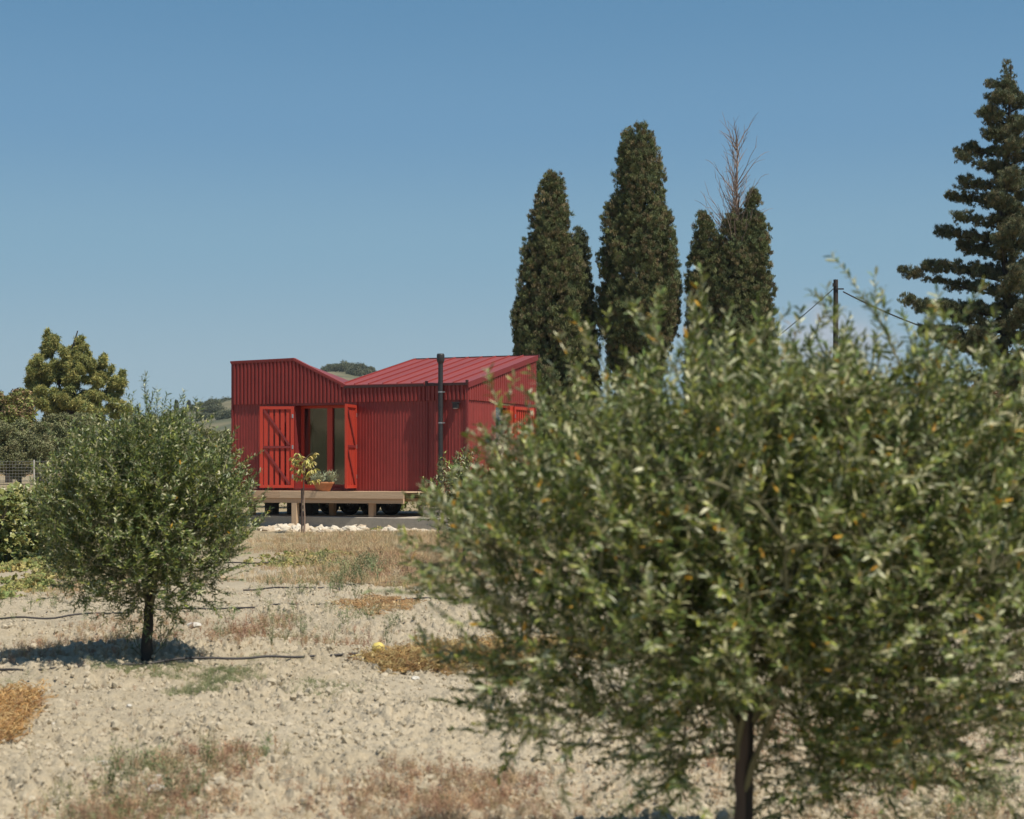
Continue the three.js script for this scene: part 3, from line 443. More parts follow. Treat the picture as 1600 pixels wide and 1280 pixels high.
{ // bowl planter with grey-leaved herb
  const p = fromCabin(-3.57, 1.147, 1.06), t = thing('potted_plant', 'terracotta bowl with grey green herb standing on the deck edge', 'potted plant', p.toArray());
  const clay = std(rgb(0.55, 0.24, 0.115), 0.85, { map: stoneTex });
  part('pot', new THREE.LatheGeometry([[0, 0], [0.165, 0], [0.175, 0.02], [0.245, 0.17], [0.25, 0.18], [0.275, 0.19], [0.28, 0.235], [0.26, 0.24], [0.245, 0.19], [0, 0.18]].map((q) => new THREE.Vector2(...q)), 36), clay, t);
  part('soil', new THREE.CylinderGeometry(0.245, 0.245, 0.02, 24).translate(0, 0.2, 0), std(rgb(0.1, 0.07, 0.045), 1), t);
  const R = rngOf(88), stems = [], mats = [], cols = [], lg = leafGeo(0.1, 0.3);
  for (let i = 0; i < 70; i++) {
    const a = R() * 6.28, r = 0.2 * Math.sqrt(R()), b = V(r * Math.cos(a), 0.2, r * Math.sin(a)), e = b.clone().add(V(Math.cos(a) * (0.05 + 0.2 * R()), 0.12 + 0.22 * R(), Math.sin(a) * (0.05 + 0.2 * R()))), pts = [b, b.clone().lerp(e, 0.5).add(V(0, 0.03, 0)), e];
    stems.push([pts, [0.004, 0.003, 0.002]]); const d = e.clone().sub(b).normalize();
    for (let k = 0; k < 14; k++) { mats.push(place(b.clone().lerp(e, 0.2 + 0.8 * k / 14), basis(d.clone().add(ball(R)).normalize(), ball(R).add(V(0, 1, 0))), 0.05 + 0.03 * R())); cols.push(vary(R, [0.36, 0.39, 0.25], 0.3)); }
  }
  part('stems', tubeGeo(stems, 3), twigBark, t); copies('foliage', lg, matteLeaf, mats, cols, t);
}
{ // young fruit tree by the deck
  const p = onGround(475, 833), t = thing('sapling', 'slim young fruit tree with drooping yellow green leaves before the deck', 'sapling', p.toArray());
  const R = rngOf(91), H = 1.95, stem = []; for (let i = 0; i <= 8; i++) stem.push(V(0.012 * Math.sin(i), -0.05 + (H * 0.9) * i / 8, 0.01 * Math.cos(i * 2)));
  part('trunk', tubeGeo([[stem, stem.map((_, i) => 0.024 - 0.0016 * i)]], 8), std(rgb(0.27, 0.19, 0.15), 0.9), t);
  part('stake', new THREE.CylinderGeometry(0.02, 0.02, 1.05, 8).translate(-0.05, 0.5, 0.01), std(rgb(0.09, 0.06, 0.05), 0.9), t);
  const br = [], mats = [], cols = [], lg = leafGeo(0.35, 0.3);
  for (let i = 0; i < 15; i++) { const a = i * 2.4, b = V(0, H * (0.6 + 0.3 * i / 15), 0), e = b.clone().add(V(Math.cos(a) * (0.2 + 0.17 * R()), 0.06 + 0.14 * R(), Math.sin(a) * 0.28)), pts = [b, b.clone().lerp(e, 0.5).add(V(0, 0.05, 0)), e]; br.push([pts, [0.008, 0.005, 0.002]]);
    for (let k = 0; k < 26; k++) { const q = b.clone().lerp(e, 0.25 + 0.8 * k / 26), d = V(Math.cos(a + (R() - 0.5) * 3), 0.1 - 1.0 * R(), Math.sin(a + (R() - 0.5) * 3)).normalize(); mats.push(place(q, basis(d, V(R() - 0.5, 1, R() - 0.5)), V(0.11 + 0.04 * R(), 0.11, 0.13))); cols.push(vary(R, pick(R, [[0.5, 0.44, 0.11], [0.36, 0.37, 0.1], [0.56, 0.43, 0.15]]), 0.25)); } }
  part('branches', tubeGeo(br, 4), bark, t); copies('foliage', lg, leafMat, mats, cols, t);
}
{ // white stones heaped along the slab
  const R = rngOf(101), shapes = [0, 1, 2, 3, 4, 5].map((k) => lump(200 + k, 1, 0.7, 0.35)), sm = [[0.6, 0.52, 0.41], [0.52, 0.42, 0.31], [0.66, 0.59, 0.49]].map((c) => std(rgb(...c), 0.9, { map: null }));
  for (let i = 0; i < 185; i++) {
    const heap = i < 140, px = heap ? 400 + 175 * R() : 560 + 120 * R(), D = heap ? 40.2 + 1.6 * R() - 0.35 * (px - 480) / 100 : 39.3 + 1.9 * R(), x = across(px, D), s = heap ? 0.035 + 0.11 * Math.pow(R(), 2.2) : 0.035 + 0.07 * R();
    const m = whole('stone', shapes[i % 6], sm[i % 3], heap ? 'pale limestone rock in the heap along the slab below the deck' : 'small pale stone lying in dry grass below the deck end', 'stone', heap ? 'stones heaped below the deck' : 'stones strewn by the deck end');
    m.position.set(x, gy(x, -D) + s * 0.2 + (heap ? 0.1 * Math.max(0, n2(x * 2, D)) * R() : 0), -D); m.rotation.set(R() * 0.6, R() * 6, R() * 0.6); m.scale.set(s * 1.25, s, s);
  }
  const b = whole('boulder', lump(230, 2, 0.4, 0.3), std(rgb(0.42, 0.4, 0.38), 0.95), 'flat grey boulder lying in the shade under the deck', 'boulder'); const q = onGround(427, 823); b.position.set(q.x, q.y + 0.1, q.z); b.scale.set(0.2, 0.24, 0.2);
}

// ---------------------------------------------------------------- the two olives in front and those behind
olive('olive_tree', 'large blurred olive tree close to the camera with a dark stake at its trunk', [across(1152, 6.4), 0, -6.4], {
  seed: 5, fork: 0.72, lean: [0.02, 0.02], trunk: 0.031, limbs: 13, c: [0.2, 1.22, 0], r: [1.3, 0.85, 0.86], low: 0.86, thinLow: 0.1, keep: (p) => p.y < 1.4 + (p.x + 1.11) * 1.1 && p.y < 2.0 + 0.12 * n2(p.x * 3, 4) && p.y > 0.28 + 0.3 * n2(p.x * 2.2, p.z * 2 + 8) && !(Math.abs(p.x) < 0.2 && p.y < 0.8 && p.z > -0.1), lumpy: 0.2, second: 420, twigs: 4300, twig: 0.17, gap: 0.0135, leaf: 0.038, bias: 0.44, rise: 0.5, silver: 0.28, yellow: 0.03, green: [0.125, 0.175, 0.042], single: 300, wood: std(rgb(0.10, 0.075, 0.062), 0.95),
  shoots: [[-0.15, 2.36, 0.1], [0.355, 2.42, 0.05], [0.46, 2.26, 0.1], [-0.63, 2.18, 0.2], [-0.93, 1.96, 0.2], [-1.23, 1.52, 0.2], [-1.1, 1.2, 0.2], [-1.18, 0.95, 0.2], [-1.13, 0.76, 0.1], [-0.9, 0.5, 0.2], [-0.66, 0.42, 0.3], [-0.42, 0.42, 0.4], [-0.3, 0.33, 0.2], [0.25, 2.22, -0.1], [0.62, 2.2, 0], [0.95, 2.1, 0], [-0.4, 2.25, -0.2], [1.15, 2.0, 0.1], [-0.78, 2.0, 0], [-1.0, 1.75, 0.1], ...Array.from({ length: 22 }, (_, i) => [-0.55 + i * 0.085 + 0.05 * Math.sin(i * 7.3), 2.16 + 0.13 * Math.sin(i * 2.7), 0.4 * Math.sin(i * 1.9)])],
});
{ const st = whole('stake', new THREE.CylinderGeometry(0.016, 0.019, 1.2, 8).translate(0, 0.55, 0), std(rgb(0.03, 0.026, 0.024), 0.9), 'thin dark stake beside the trunk of the nearest olive', 'stake'); st.position.set(across(1168, 6.38), 0, -6.38); st.rotation.z = -0.01; }
olive('olive_tree', 'round young olive tree with bare trunk standing by the hose at left', [across(228, 14.55), gy(across(228, 14.55), -14.55), -14.55], {
  seed: 23, fork: 0.78, lean: [0.05, 0], trunk: 0.042, limbs: 10, c: [0.0, 1.2, 0], r: [0.86, 0.80, 0.84], low: 0.82, thinLow: 0.14, lumpy: 0.16, second: 220, twigs: 2700, twig: 0.24, gap: 0.0165, leaf: 0.04, bias: 0.43, rise: 0.75, silver: 0.17, yellow: 0.003, suckers: [[-0.2, 0.3, 0.05], [-0.13, 0.38, 0.1], [0.16, 0.34, 0.08], [0.24, 0.3, -0.05], [0.3, 0.42, 0.05], [-0.28, 0.5, 0]], green: [0.105, 0.15, 0.04],
  shoots: [[-0.04, 2.42, 0], [0.1, 2.3, 0.1], [-0.3, 2.2, 0], [0.45, 2.15, 0], [0.95, 1.35, 0.1], [0.93, 0.95, 0.1], [-0.95, 1.3, 0], [-0.85, 0.75, 0.1], [0.35, 0.5, 0.2], [-0.22, 0.45, 0.1], [0.25, 0.3, 0.1], [0.62, 0.42, 0.1]],
});
const smallOlive = (px, D, seed, label, h, twigs) => olive('olive_tree', label, [across(px, D), gy(across(px, D), -D), -D], { seed, fork: 0.6 * h, lean: [0.03, 0], trunk: 0.025, limbs: 7, c: [0, 1.0 * h, 0], r: [0.55 * h, 0.6 * h, 0.55 * h], low: 0.5 * h, thinLow: 0.3, lumpy: 0.25, second: 70, twigs, twig: 0.22, gap: 0.024, leaf: 0.066, bias: 0.4, rise: 0.6, silver: 0.2, yellow: 0, green: [0.1, 0.125, 0.05], shoots: [] });
smallOlive(724, 26.5, 31, 'small olive tree with thin stem before the deck end, half hidden by the nearest olive', 1.05, 300);
smallOlive(818, 27.5, 32, 'small olive tree behind the blurred crown, before the gable of the cabin', 1.0, 260);
smallOlive(1560, 24, 33, 'small olive tree far behind the blurred crown near the right picture edge', 1.1, 260);

// ---------------------------------------------------------------- conifers and trees behind
const cyp = [[0.13, 0.155, 0.058], [0.165, 0.17, 0.068], [0.1, 0.128, 0.052], [0.19, 0.155, 0.078]];
function column(profile, seed, squash = 1) { // lobes stacked round a profile [[height, radius], ...]
  const R = rngOf(seed), out = [], top = profile[profile.length - 1][0];
  const rad = (y) => { for (let i = 0; i < profile.length - 1; i++) if (y <= profile[i + 1][0]) return lerp(profile[i][1], profile[i + 1][1], (y - profile[i][0]) / (profile[i + 1][0] - profile[i][0])); return 0; };
  for (let y = profile[0][0]; y < top; y += 0.4) { // plumes of foliage all round, with dark gaps between
    const r = rad(y), n = Math.max(2, Math.round(r * 2 * Math.PI / 0.6));
    for (let k = 0; k < n; k++) { if (R() < 0.08) continue; const a = (k + R() * 0.9) / n * 6.283, lr = Math.min(0.19 + 0.15 * R(), 0.12 + r * 0.5), rr = Math.max(0, r - lr * 0.7) * (0.72 + 0.42 * R()); out.push([Math.cos(a) * rr, y + (R() - 0.5) * 0.35, Math.sin(a) * rr * squash, lr, lr * (1.5 + 1.1 * R()), lr]); }
    if (r > 0.7) for (let k = 0; k < 2; k++) { const a = R() * 6.28; out.push([Math.cos(a) * r * 0.4, y, Math.sin(a) * r * 0.4, 0.3, 0.45, 0.3]); }
  }
  out.push([0, top - 0.3, 0, 0.2, 0.5, 0.2]); return out;
}
const DC = 60, sC = DC / FOC, ht = (py, D) => EYE + (740 - py) * D / FOC;
const prof = (list, D, base) => list.map(([py, w]) => [ht(py, D) - base, w / 2 * D / FOC]);
const stand = (px, D) => [across(px, D), macro(across(px, D), -D), -D];
const cypOpt = { tufts: cypressTufts, size: 0.125, cols: cyp, shell: 0.5, fill: 0.08, trunk: 0.2, limbs: false, lumps: 0.3, gaps: 0.6 };
{
  let b = stand(862, DC); lobedTree('cypress_tree', 'dense narrow cypress rising beside the cabin gable, lowest of the group', 'cypress', b, column(prof([[735, 95], [640, 125], [520, 116], [450, 98], [380, 72], [320, 46], [282, 16]], DC, b[1]), 51), { ...cypOpt, count: 27000, seed: 52, group: 'cypresses behind the cabin' });
  b = stand(905, DC + 2.5); lobedTree('cypress_tree', 'dark slim cypress half hidden behind the one beside the gable', 'cypress', b, column(prof([[735, 60], [560, 62], [470, 48], [400, 30], [365, 10]], DC + 2.5, b[1]), 53), { ...cypOpt, count: 10000, seed: 54, cols: [[0.09, 0.105, 0.055]], group: 'cypresses behind the cabin' });
  b = stand(997, DC); lobedTree('cypress_tree', 'tallest cypress with open base and blunt top, second from the cabin gable', 'cypress', b, column(prof([[640, 40], [540, 100], [490, 132], [420, 122], [330, 92], [270, 64], [224, 44], [217, 20]], DC, b[1]), 55), { ...cypOpt, count: 23000, seed: 56, group: 'cypresses behind the cabin', fill: 0.1 });
  b = stand(1146, DC); const dead = lobedTree('cypress_tree', 'broad cypress with a dead bare grey spire above twin green tops', 'cypress', b, [...column(prof([[735, 90], [640, 120], [560, 125], [450, 88], [380, 60], [345, 20]], DC, b[1]), 57).map((l) => [l[0] + 0.1, ...l.slice(1)]), ...column(prof([[560, 60], [450, 60], [360, 42], [308, 10]], DC, b[1]), 58).map((l) => [l[0] + 0.72, ...l.slice(1)]), ...column(prof([[600, 60], [480, 60], [400, 46], [345, 14]], DC, b[1]), 59).map((l) => [l[0] - 1.0, ...l.slice(1)])], { ...cypOpt, count: 29000, seed: 60, cols: cyp, group: 'cypresses behind the cabin' });
  // the dead leader: a tapering bare stem with ascending twigs
  const R = rngOf(61), list = [], y0 = ht(430, DC) - b[1], y1 = ht(213, DC) - b[1], at = (k) => V(0.05 + 0.12 * k, lerp(y0, y1, k), 0.05 * Math.sin(k * 5));
  const sp = []; for (let i = 0; i <= 14; i++) sp.push(at(i / 14)); list.push([sp, sp.map((_, i) => 0.075 * (1 - i / 15))]);
  for (let i = 0; i < 75; i++) { const k = Math.pow(R(), 1.1) * 0.93, a = R() * 6.28, L = (0.4 + 1.9 * R() * (1 - 0.75 * k)) * 0.75, s = at(k), d = V(Math.cos(a) * 0.8, 0.9 + 0.4 * R(), Math.sin(a) * 0.8), pts = [0, 1, 2, 3, 4].map((j) => s.clone().addScaledVector(d, L * j / 4).add(V(n2(i, j) * 0.05, 0.02 * j, n2(i + 40, j) * 0.05)));
    list.push([pts, pts.map((_, j) => 0.018 * (1.15 - j / 4.4))]);
    for (let q = 0; q < 6; q++) { const s2 = pts[1 + (q % 4)], d2 = d.clone().addScaledVector(ball(R), 0.9).normalize(), l2 = 0.2 + 0.35 * R(), p2 = [s2, s2.clone().addScaledVector(d2, l2 * 0.5).add(V(0, 0.03, 0)), s2.clone().addScaledVector(d2, l2)]; list.push([p2, [0.008, 0.006, 0.003]]); } }
  part('dead_leader', tubeGeo(list, 4), std(rgb(0.3, 0.225, 0.19), 0.95), dead).userData.label = 'dead bare grey brown spire';
}
{ // open conifer at the right edge: horizontal limbs in tiers
  const D = 52, b = stand(1572, D), R = rngOf(71), lobes = [], wires = [], top = ht(103, D) - b[1];
  const half = (y) => { const py = 740 - (y + b[1] - EYE) * FOC / D; return (py < 160 ? lerp(10, 30, (py - 100) / 60) : py < 300 ? lerp(34, 100, (py - 160) / 140) : py < 440 ? lerp(95, 130, (py - 300) / 140) : lerp(160, 180, (py - 440) / 200)) * 1.07 * D / FOC; };
  for (let y = 0.8; y < top - 0.5; y += 0.16) { // one limb after another round the stem, foliage along its outer two thirds
    const h = Math.max(0.3, half(y)) * (0.62 + 0.5 * R()), a = y * 11.7 + R() * 0.8, rise = 0.1 + 0.25 * R();
    wires.push([[V(0, y - 0.1, 0), V(Math.cos(a) * h * 0.5, y + rise * h * 0.5 - 0.04, Math.sin(a) * h * 0.5), V(Math.cos(a) * h * 0.95, y + rise * h, Math.sin(a) * h * 0.95)], [0.035, 0.022, 0.006]]);
    for (let rr = Math.min(0.2, h * 0.3); rr < h; rr += 0.13) for (let q = 0; q < 2; q++) { if (R() < 0.22) continue; const o = (R() - 0.5) * 2 * (0.12 + 0.3 * (1 - rr / h)), u = 0.08 + 0.1 * R(); lobes.push([Math.cos(a) * rr - Math.sin(a) * o, y + rise * rr + 0.2 * (R() - 0.5), Math.sin(a) * rr + Math.cos(a) * o, u * 1.3, u, u * 1.3]); }
  }
  lobes.push([0, top - 0.25, 0, 0.18, 0.45, 0.18], [0.05, top - 0.8, 0, 0.3, 0.5, 0.3]);
  lobedTree('conifer_tree', 'tall open conifer with level branches rising at the right edge', 'conifer', b, lobes, { tufts: cypressTufts, count: 30000, size: 0.1, seed: 72, cols: [[0.11, 0.125, 0.058], [0.155, 0.14, 0.07], [0.085, 0.105, 0.055]], shell: 1, fill: 0.3, trunk: 0.2, limbs: false, wires, lumps: 0.4 });
}
const blob = (px, py, rx, ry, D, base, dz = 0, cx = 0) => [across(px, D) - cx, ht(py, D) - base, dz, rx * D / FOC, ry * D / FOC, rx * D / FOC * 0.9];
{ // pine and shrubs at the left
  const D = 85; let b = stand(112, D), B = (px, py, rx, ry, dz) => blob(px, py, rx, ry, D, b[1], dz, b[0]);
  lobedTree('pine_tree', 'bushy yellow green pine with uneven crown standing behind the left shrubs', 'pine', b, split([B(78, 545, 16, 24), B(70, 580, 24, 26, 0.4), B(95, 590, 28, 30, -0.4), B(123, 548, 17, 20), B(128, 580, 24, 26, 0.6), B(108, 565, 18, 22, 0.3), B(160, 590, 18, 26), B(180, 600, 16, 20), B(150, 620, 36, 26, 0.5), B(70, 625, 26, 24, 0.5), B(110, 630, 40, 24, 0.7), B(52, 600, 12, 40), B(80, 660, 40, 30), B(150, 660, 40, 26), B(185, 640, 20, 24), B(76, 530, 8, 12), B(124, 534, 9, 8), B(162, 565, 6, 10)], 7, 79).flatMap((l, i) => split([l], 4, 90 + i)), { tufts: needleTufts, count: 24000, size: 0.22, seed: 81, cols: [[0.32, 0.31, 0.09], [0.25, 0.27, 0.085], [0.4, 0.36, 0.12], [0.17, 0.21, 0.075]], shell: 0.9, fill: 0.2, trunk: 0.25, lumps: 0.5, gaps: 0.6, freq: 1.3, limbs: false, wires: [[78, 540], [123, 545], [160, 590], [60, 600], [150, 620], [100, 590]].map(([px, py], i) => { const e = V(across(px, D) - b[0], ht(py, D) - b[1], 0.3 * Math.sin(i * 2)); return [[V(0, e.y * 0.45, 0), V(e.x * 0.5, e.y * 0.65, e.z * 0.5), e], [0.12, 0.07, 0.02]]; }) });
  const D2 = 80; b = stand(14, D2); B = (px, py, rx, ry, dz) => blob(px, py, rx, ry, D2, b[1], dz, b[0]);
  lobedTree('leafy_tree', 'bright green leafy tree cut by the left picture edge', 'tree', b, [B(-10, 640, 30, 26), B(20, 635, 24, 24), B(5, 665, 40, 30), B(30, 620, 12, 14), B(34, 650, 16, 24), B(-30, 630, 30, 30)].flatMap((l) => split([l], 6, 84)), { tufts: leafTufts, count: 6000, size: 0.28, limbs: false, seed: 83, cols: [[0.22, 0.26, 0.075], [0.27, 0.27, 0.08], [0.3, 0.2, 0.11]], shell: 0.9, fill: 0.3, trunk: 0.18, lumps: 0.4 });
  const shrubs = [[30, 690, 62, 44, 72, 'grey green olive shrub behind the wire fence at the left edge'], [100, 680, 55, 42, 74, 'grey green olive shrub before the pine, behind the fence'], [180, 685, 52, 40, 70, 'grey green shrub behind the round young olive, before the pine'], [250, 692, 44, 34, 76, 'green shrub behind the right half of the round young olive'], [320, 700, 40, 30, 78, 'low green shrub just beside the left wall of the cabin'], [-50, 690, 60, 44, 73, 'grey green olive shrub running out of the left picture edge']];
  shrubs.forEach(([px, py, rx, ry, DD, label], i) => { const bb = stand(px, DD), BB = (a, c, e, f, dz) => blob(a, c, e, f, DD, bb[1], dz, bb[0]); const R = rngOf(400 + i), lob = [BB(px, py, rx * 0.7, ry * 0.75), BB(px - rx * 0.4, py + 30, rx * 0.6, ry * 0.6, 0.8), BB(px + rx * 0.4, py + 32, rx * 0.6, ry * 0.6, 0.8)]; for (let k = 0; k < 9; k++) lob.push(BB(px + (R() - 0.5) * rx * 1.5, py + (R() - 0.45) * ry * 1.3, rx * (0.22 + 0.2 * R()), ry * (0.3 + 0.2 * R()), (R() - 0.5) * 1.6)); lobedTree('shrub', label, 'shrub', bb, split(lob, 5, 430 + i), { tufts: leafTufts, count: 6000, size: 0.2, limbs: false, seed: 420 + i, cols: [[0.2, 0.21, 0.095], [0.25, 0.24, 0.125], [0.17, 0.19, 0.085]], shell: 0.9, fill: 0.3, trunk: 0.1, lumps: 0.45, gaps: 0.7, freq: 1.5, group: 'shrubs along the left field edge' }); });
}
{ // hedge of shrubs and small trees behind the near olive
  const R = rngOf(500);
  const row = [[880, 690, 60, 60, 50, 0, 'green shrub beside the cabin gable, below the first cypress'], [960, 690, 70, 70, 52, 1, 'dark shrub below the tallest cypress'], [1060, 685, 75, 70, 50, 0, 'green shrub between the tallest and the dead topped cypress'], [1180, 670, 70, 75, 49, 1, 'shrub at the foot of the dead topped cypress'], [1258, 610, 52, 60, 48, 2, 'yellow green small tree beside the utility pole'], [1340, 640, 70, 80, 51, 0, 'leafy small tree just right of the utility pole'], [1440, 660, 75, 75, 47, 1, 'shrub before the open conifer'], [1545, 655, 75, 70, 44, 3, 'reddish brown shrub below the open conifer'], [1640, 650, 70, 80, 45, 3, 'reddish shrub cut by the right picture edge']];
  const tones = [[[0.16, 0.18, 0.075], [0.2, 0.21, 0.09]], [[0.12, 0.14, 0.065], [0.15, 0.155, 0.075]], [[0.36, 0.34, 0.085], [0.29, 0.29, 0.085]], [[0.3, 0.19, 0.115], [0.22, 0.2, 0.095], [0.34, 0.25, 0.15]]];
  row.forEach(([px, py, rx, ry, DD, tone, label], i) => { const bb = stand(px, DD), BB = (a, c, e, f, dz) => blob(a, c, e, f, DD, bb[1], dz, bb[0]), lob = [BB(px, py, rx * 0.75, ry * 0.8)]; for (let k = 0; k < 8; k++) lob.push(BB(px + (R() - 0.5) * rx * 1.6, py + (R() - 0.45) * ry * 1.4, rx * (0.2 + 0.2 * R()), ry * (0.25 + 0.2 * R()), (R() - 0.5) * 1.4)); lobedTree('shrub', label, 'shrub', bb, split(lob, 4, 550 + i), { tufts: leafTufts, count: 3600, size: 0.17, limbs: false, seed: 520 + i, cols: tones[tone], shell: 0.9, fill: 0.3, trunk: 0.08, lumps: 0.35, group: 'shrubs behind the near olive' }); });
  // dry pale flowering shrub at the gable
  const b = stand(800, 40); lobedTree('dry_shrub', 'pale dry shrub with fine seed heads before the cabin gable', 'shrub', b, [0, 1, 2, 3, 4, 5, 6].map((k) => blob(768 + k * 12, 705 - 14 * Math.sin(k * 1.7), 10, 34, 40, b[1], 0.3 * Math.sin(k * 3), b[0])), { tufts: leafTufts, count: 900, size: 0.055, seed: 540, cols: [[0.5, 0.41, 0.31], [0.34, 0.3, 0.19], [0.55, 0.46, 0.37]], shell: 1, fill: 0.6, trunk: 0.02, wood: twigBark, lumps: 0.5 });
}
{ // grape vines: at the left edge and behind the cabin
  const spots = [[-10, 28.5, 'leafy grapevine at the left picture edge, before the fence bank'], [38, 29.5, 'leafy grapevine beside the round young olive at left'], [88, 31, 'leafy grapevine behind the left side of the round young olive']];
  const bl = broadLeafGeo();
  const vine = (label, b, w, h, n, seed, group, cols) => { const R = rngOf(seed), t = thing('grapevine', label, 'grapevine', b, group), mats = [], cs = [], st = []; for (let i = 0; i < 9; i++) { const e = V((R() - 0.5) * w * 1.4, h * (0.5 + 0.5 * R()), (R() - 0.5) * w); st.push([[V(0, -0.05, 0), e.clone().multiplyScalar(0.5).add(V(0, 0.1, 0)), e], [0.025, 0.012, 0.004]]); }
    for (let i = 0; i < n; i++) { const d = ball(R), y = h * (0.08 + 0.85 * R()), k = 0.6 + 0.5 * Math.sin(Math.PI * clamp(y / h, 0, 1)) + 0.25 * n2(d.x * 3, y * 2); mats.push(place(V(d.x * w * k, y + 0.15 * h * n2(d.x * 4, seed), d.z * w * k), basis(ball(R), ball(R).add(V(0, 0.8, 0.3))), 0.065 + 0.05 * R())); cs.push(vary(R, pick(R, cols), 0.3)); }
    part('stems', tubeGeo(st, 5), bark, t); copies('foliage', bl, leafMat, mats, cs, t); return t; };
  const gv = [[0.15, 0.185, 0.05], [0.21, 0.23, 0.07], [0.29, 0.27, 0.09]];
  spots.forEach(([px, D, label], i) => vine(label, stand(px, D), 0.62, 1.25, 1500, 600 + i, 'grapevines at the left', gv));
  for (let i = 0; i < 15; i++) { const p = fromCabin(-14 + i * 0.95, 0, -9.5), y = macro(p.x, p.z); vine('sunlit grapevine in the row seen through the gap under the cabin', [p.x, y, p.z], 0.6, 1.2, 420, 620 + i, 'vine row behind the cabin', [[0.2, 0.23, 0.05], [0.28, 0.28, 0.07], [0.16, 0.2, 0.05]]); }
}
{ // trees far off on the hill
  const R = rngOf(700), cols = [[0.12, 0.135, 0.07], [0.15, 0.155, 0.085], [0.1, 0.12, 0.07]], nth = ['first', 'second', 'third', 'fourth', 'fifth', 'sixth', 'seventh', 'eighth', 'ninth', 'tenth'];
  const far = (px, py, rx, ry, D, label, i, n = 420) => { const b = [across(px, D), hillH(across(px, D), -D) - 0.2, -D], cy = ry * D / FOC * 0.9, lob = [[0, cy, 0, rx * D / FOC, ry * D / FOC, rx * D / FOC]]; for (let k = 0; k < 3; k++) lob.push([(R() - 0.5) * rx * D / FOC * 1.4, cy + (R() - 0.4) * ry * D / FOC, 0.5, rx * 0.5 * D / FOC, ry * 0.5 * D / FOC, 1.5]); lobedTree('hill_tree', label, 'tree', b, lob, { tufts: leafTufts, count: n, size: 1.0, seed: 720 + i, cols, shell: 0.8, fill: 0.3, trunk: 0.3, lumps: 0.3, limbs: false, group: 'trees on the far hill' }); };
  [[508, 0, 8, 6], [524, 0, 7, 6], [540, 0, 10, 9], [552, 0, 9, 7], [563, 0, 10, 8], [575, 0, 10, 7], [586, 0, 8, 5]].forEach((a, i) => far(...a, 722, nth[i] + ' rounded tree from the left on the far hill crest in the roof notch', i));
  [[518, 0, 9, 5, 690], [531, 0, 10, 5, 680], [553, 0, 12, 7, 676], [570, 0, 9, 6, 690]].forEach((a, i) => far(...a, nth[i] + ' rounded tree from the left below the hill crest in the roof notch', 8 + i));
  [[232, 0, 16, 9, 520], [250, 0, 18, 8, 560], [270, 0, 16, 7, 600], [284, 0, 12, 6, 640], [300, 0, 18, 6, 690], [325, 0, 14, 6, 705], [334, 0, 12, 7, 620], [342, 0, 12, 7, 718], [350, 0, 12, 6, 560], [356, 0, 10, 7, 720]].forEach((a, i) => far(...a, nth[i] + ' rounded tree from the left on the slope between round olive and cabin', 20 + i));
  for (let i = 0; i < 16; i++) far(205 + 155 * R(), 0, 9 + 6 * R(), 4 + 3 * R(), 560 + 150 * R(), 'one of the small trees crowding the far slope between round olive and cabin', 40 + i, 260);
  [[275.5, 627, 7], [295, 627.5, 9], [303.5, 635, 8]].forEach(([px, py, w], i) => { const D = 720, b = [across(px, D), hillH(across(px, D), -D) - 0.3, -D], top = ht(py, D) - b[1], lob = []; for (let k = 0; k < 6; k++) lob.push([0, top * (0.12 + 0.15 * k), 0, w / 2 * D / FOC * (1.05 - 0.13 * k), top * 0.13, w / 2 * D / FOC * 0.9]); lobedTree('cypress_tree', ['distant slim cypress standing apart, first of the three on the horizon', 'tallest of the three distant cypresses on the horizon', 'short distant cypress close beside the tallest one on the horizon'][i], 'cypress', b, lob, { tufts: cypressTufts, count: 600, size: 0.7, seed: 760 + i, cols: [[0.08, 0.1, 0.06]], shell: 0.8, fill: 0.3, trunk: 0.2, limbs: false, lumps: 0.15, group: 'distant cypresses on the horizon' }); });
}
{ // utility pole and its lines
  const D = 62, b = stand(1306, D), top = ht(437, D), t = thing('utility_pole', 'dark wooden utility pole rising behind the blurred olive crown', 'utility pole', b);
  part('pole', new THREE.CylinderGeometry(0.085, 0.13, top - b[1], 12).translate(0, (top - b[1]) / 2, 0), std(rgb(0.05, 0.042, 0.042), 0.95), t);
  part('bracket', merge([box(0.3, 0.05, 0.05, 0.12, top - b[1] - 0.35, 0.1), box(0.06, 0.12, 0.06, -0.1, top - b[1] - 0.2, 0.08), box(0.05, 0.2, 0.05, 0.12, top - b[1] - 2.2, 0.1)]), blackMetal, t);
  const wm = std(rgb(0.03, 0.03, 0.035), 0.6), cat = (a, c, sag) => { const o = []; for (let i = 0; i <= 24; i++) { const k = i / 24, p = a.clone().lerp(c, k); p.y -= sag * 4 * k * (1 - k); o.push(p); } return o; };
  const A = V(b[0], top - 0.25, -D + 0.1);
  whole('power_line', tubeGeo([[cat(A, V(across(1040, 70), ht(640, 70), -70), 0.35), Array(25).fill(0.016)]], 5), wm, 'thin wire slanting down from the pole towards the dead topped cypress', 'wire');
  whole('power_line', tubeGeo([[cat(A.clone().add(V(0.25, -0.2, 0)), V(across(1640, 58), ht(560, 58), -58), 0.35), Array(25).fill(0.026)]], 5), wm, 'thick black cable running from the pole towards the open conifer', 'wire');
}
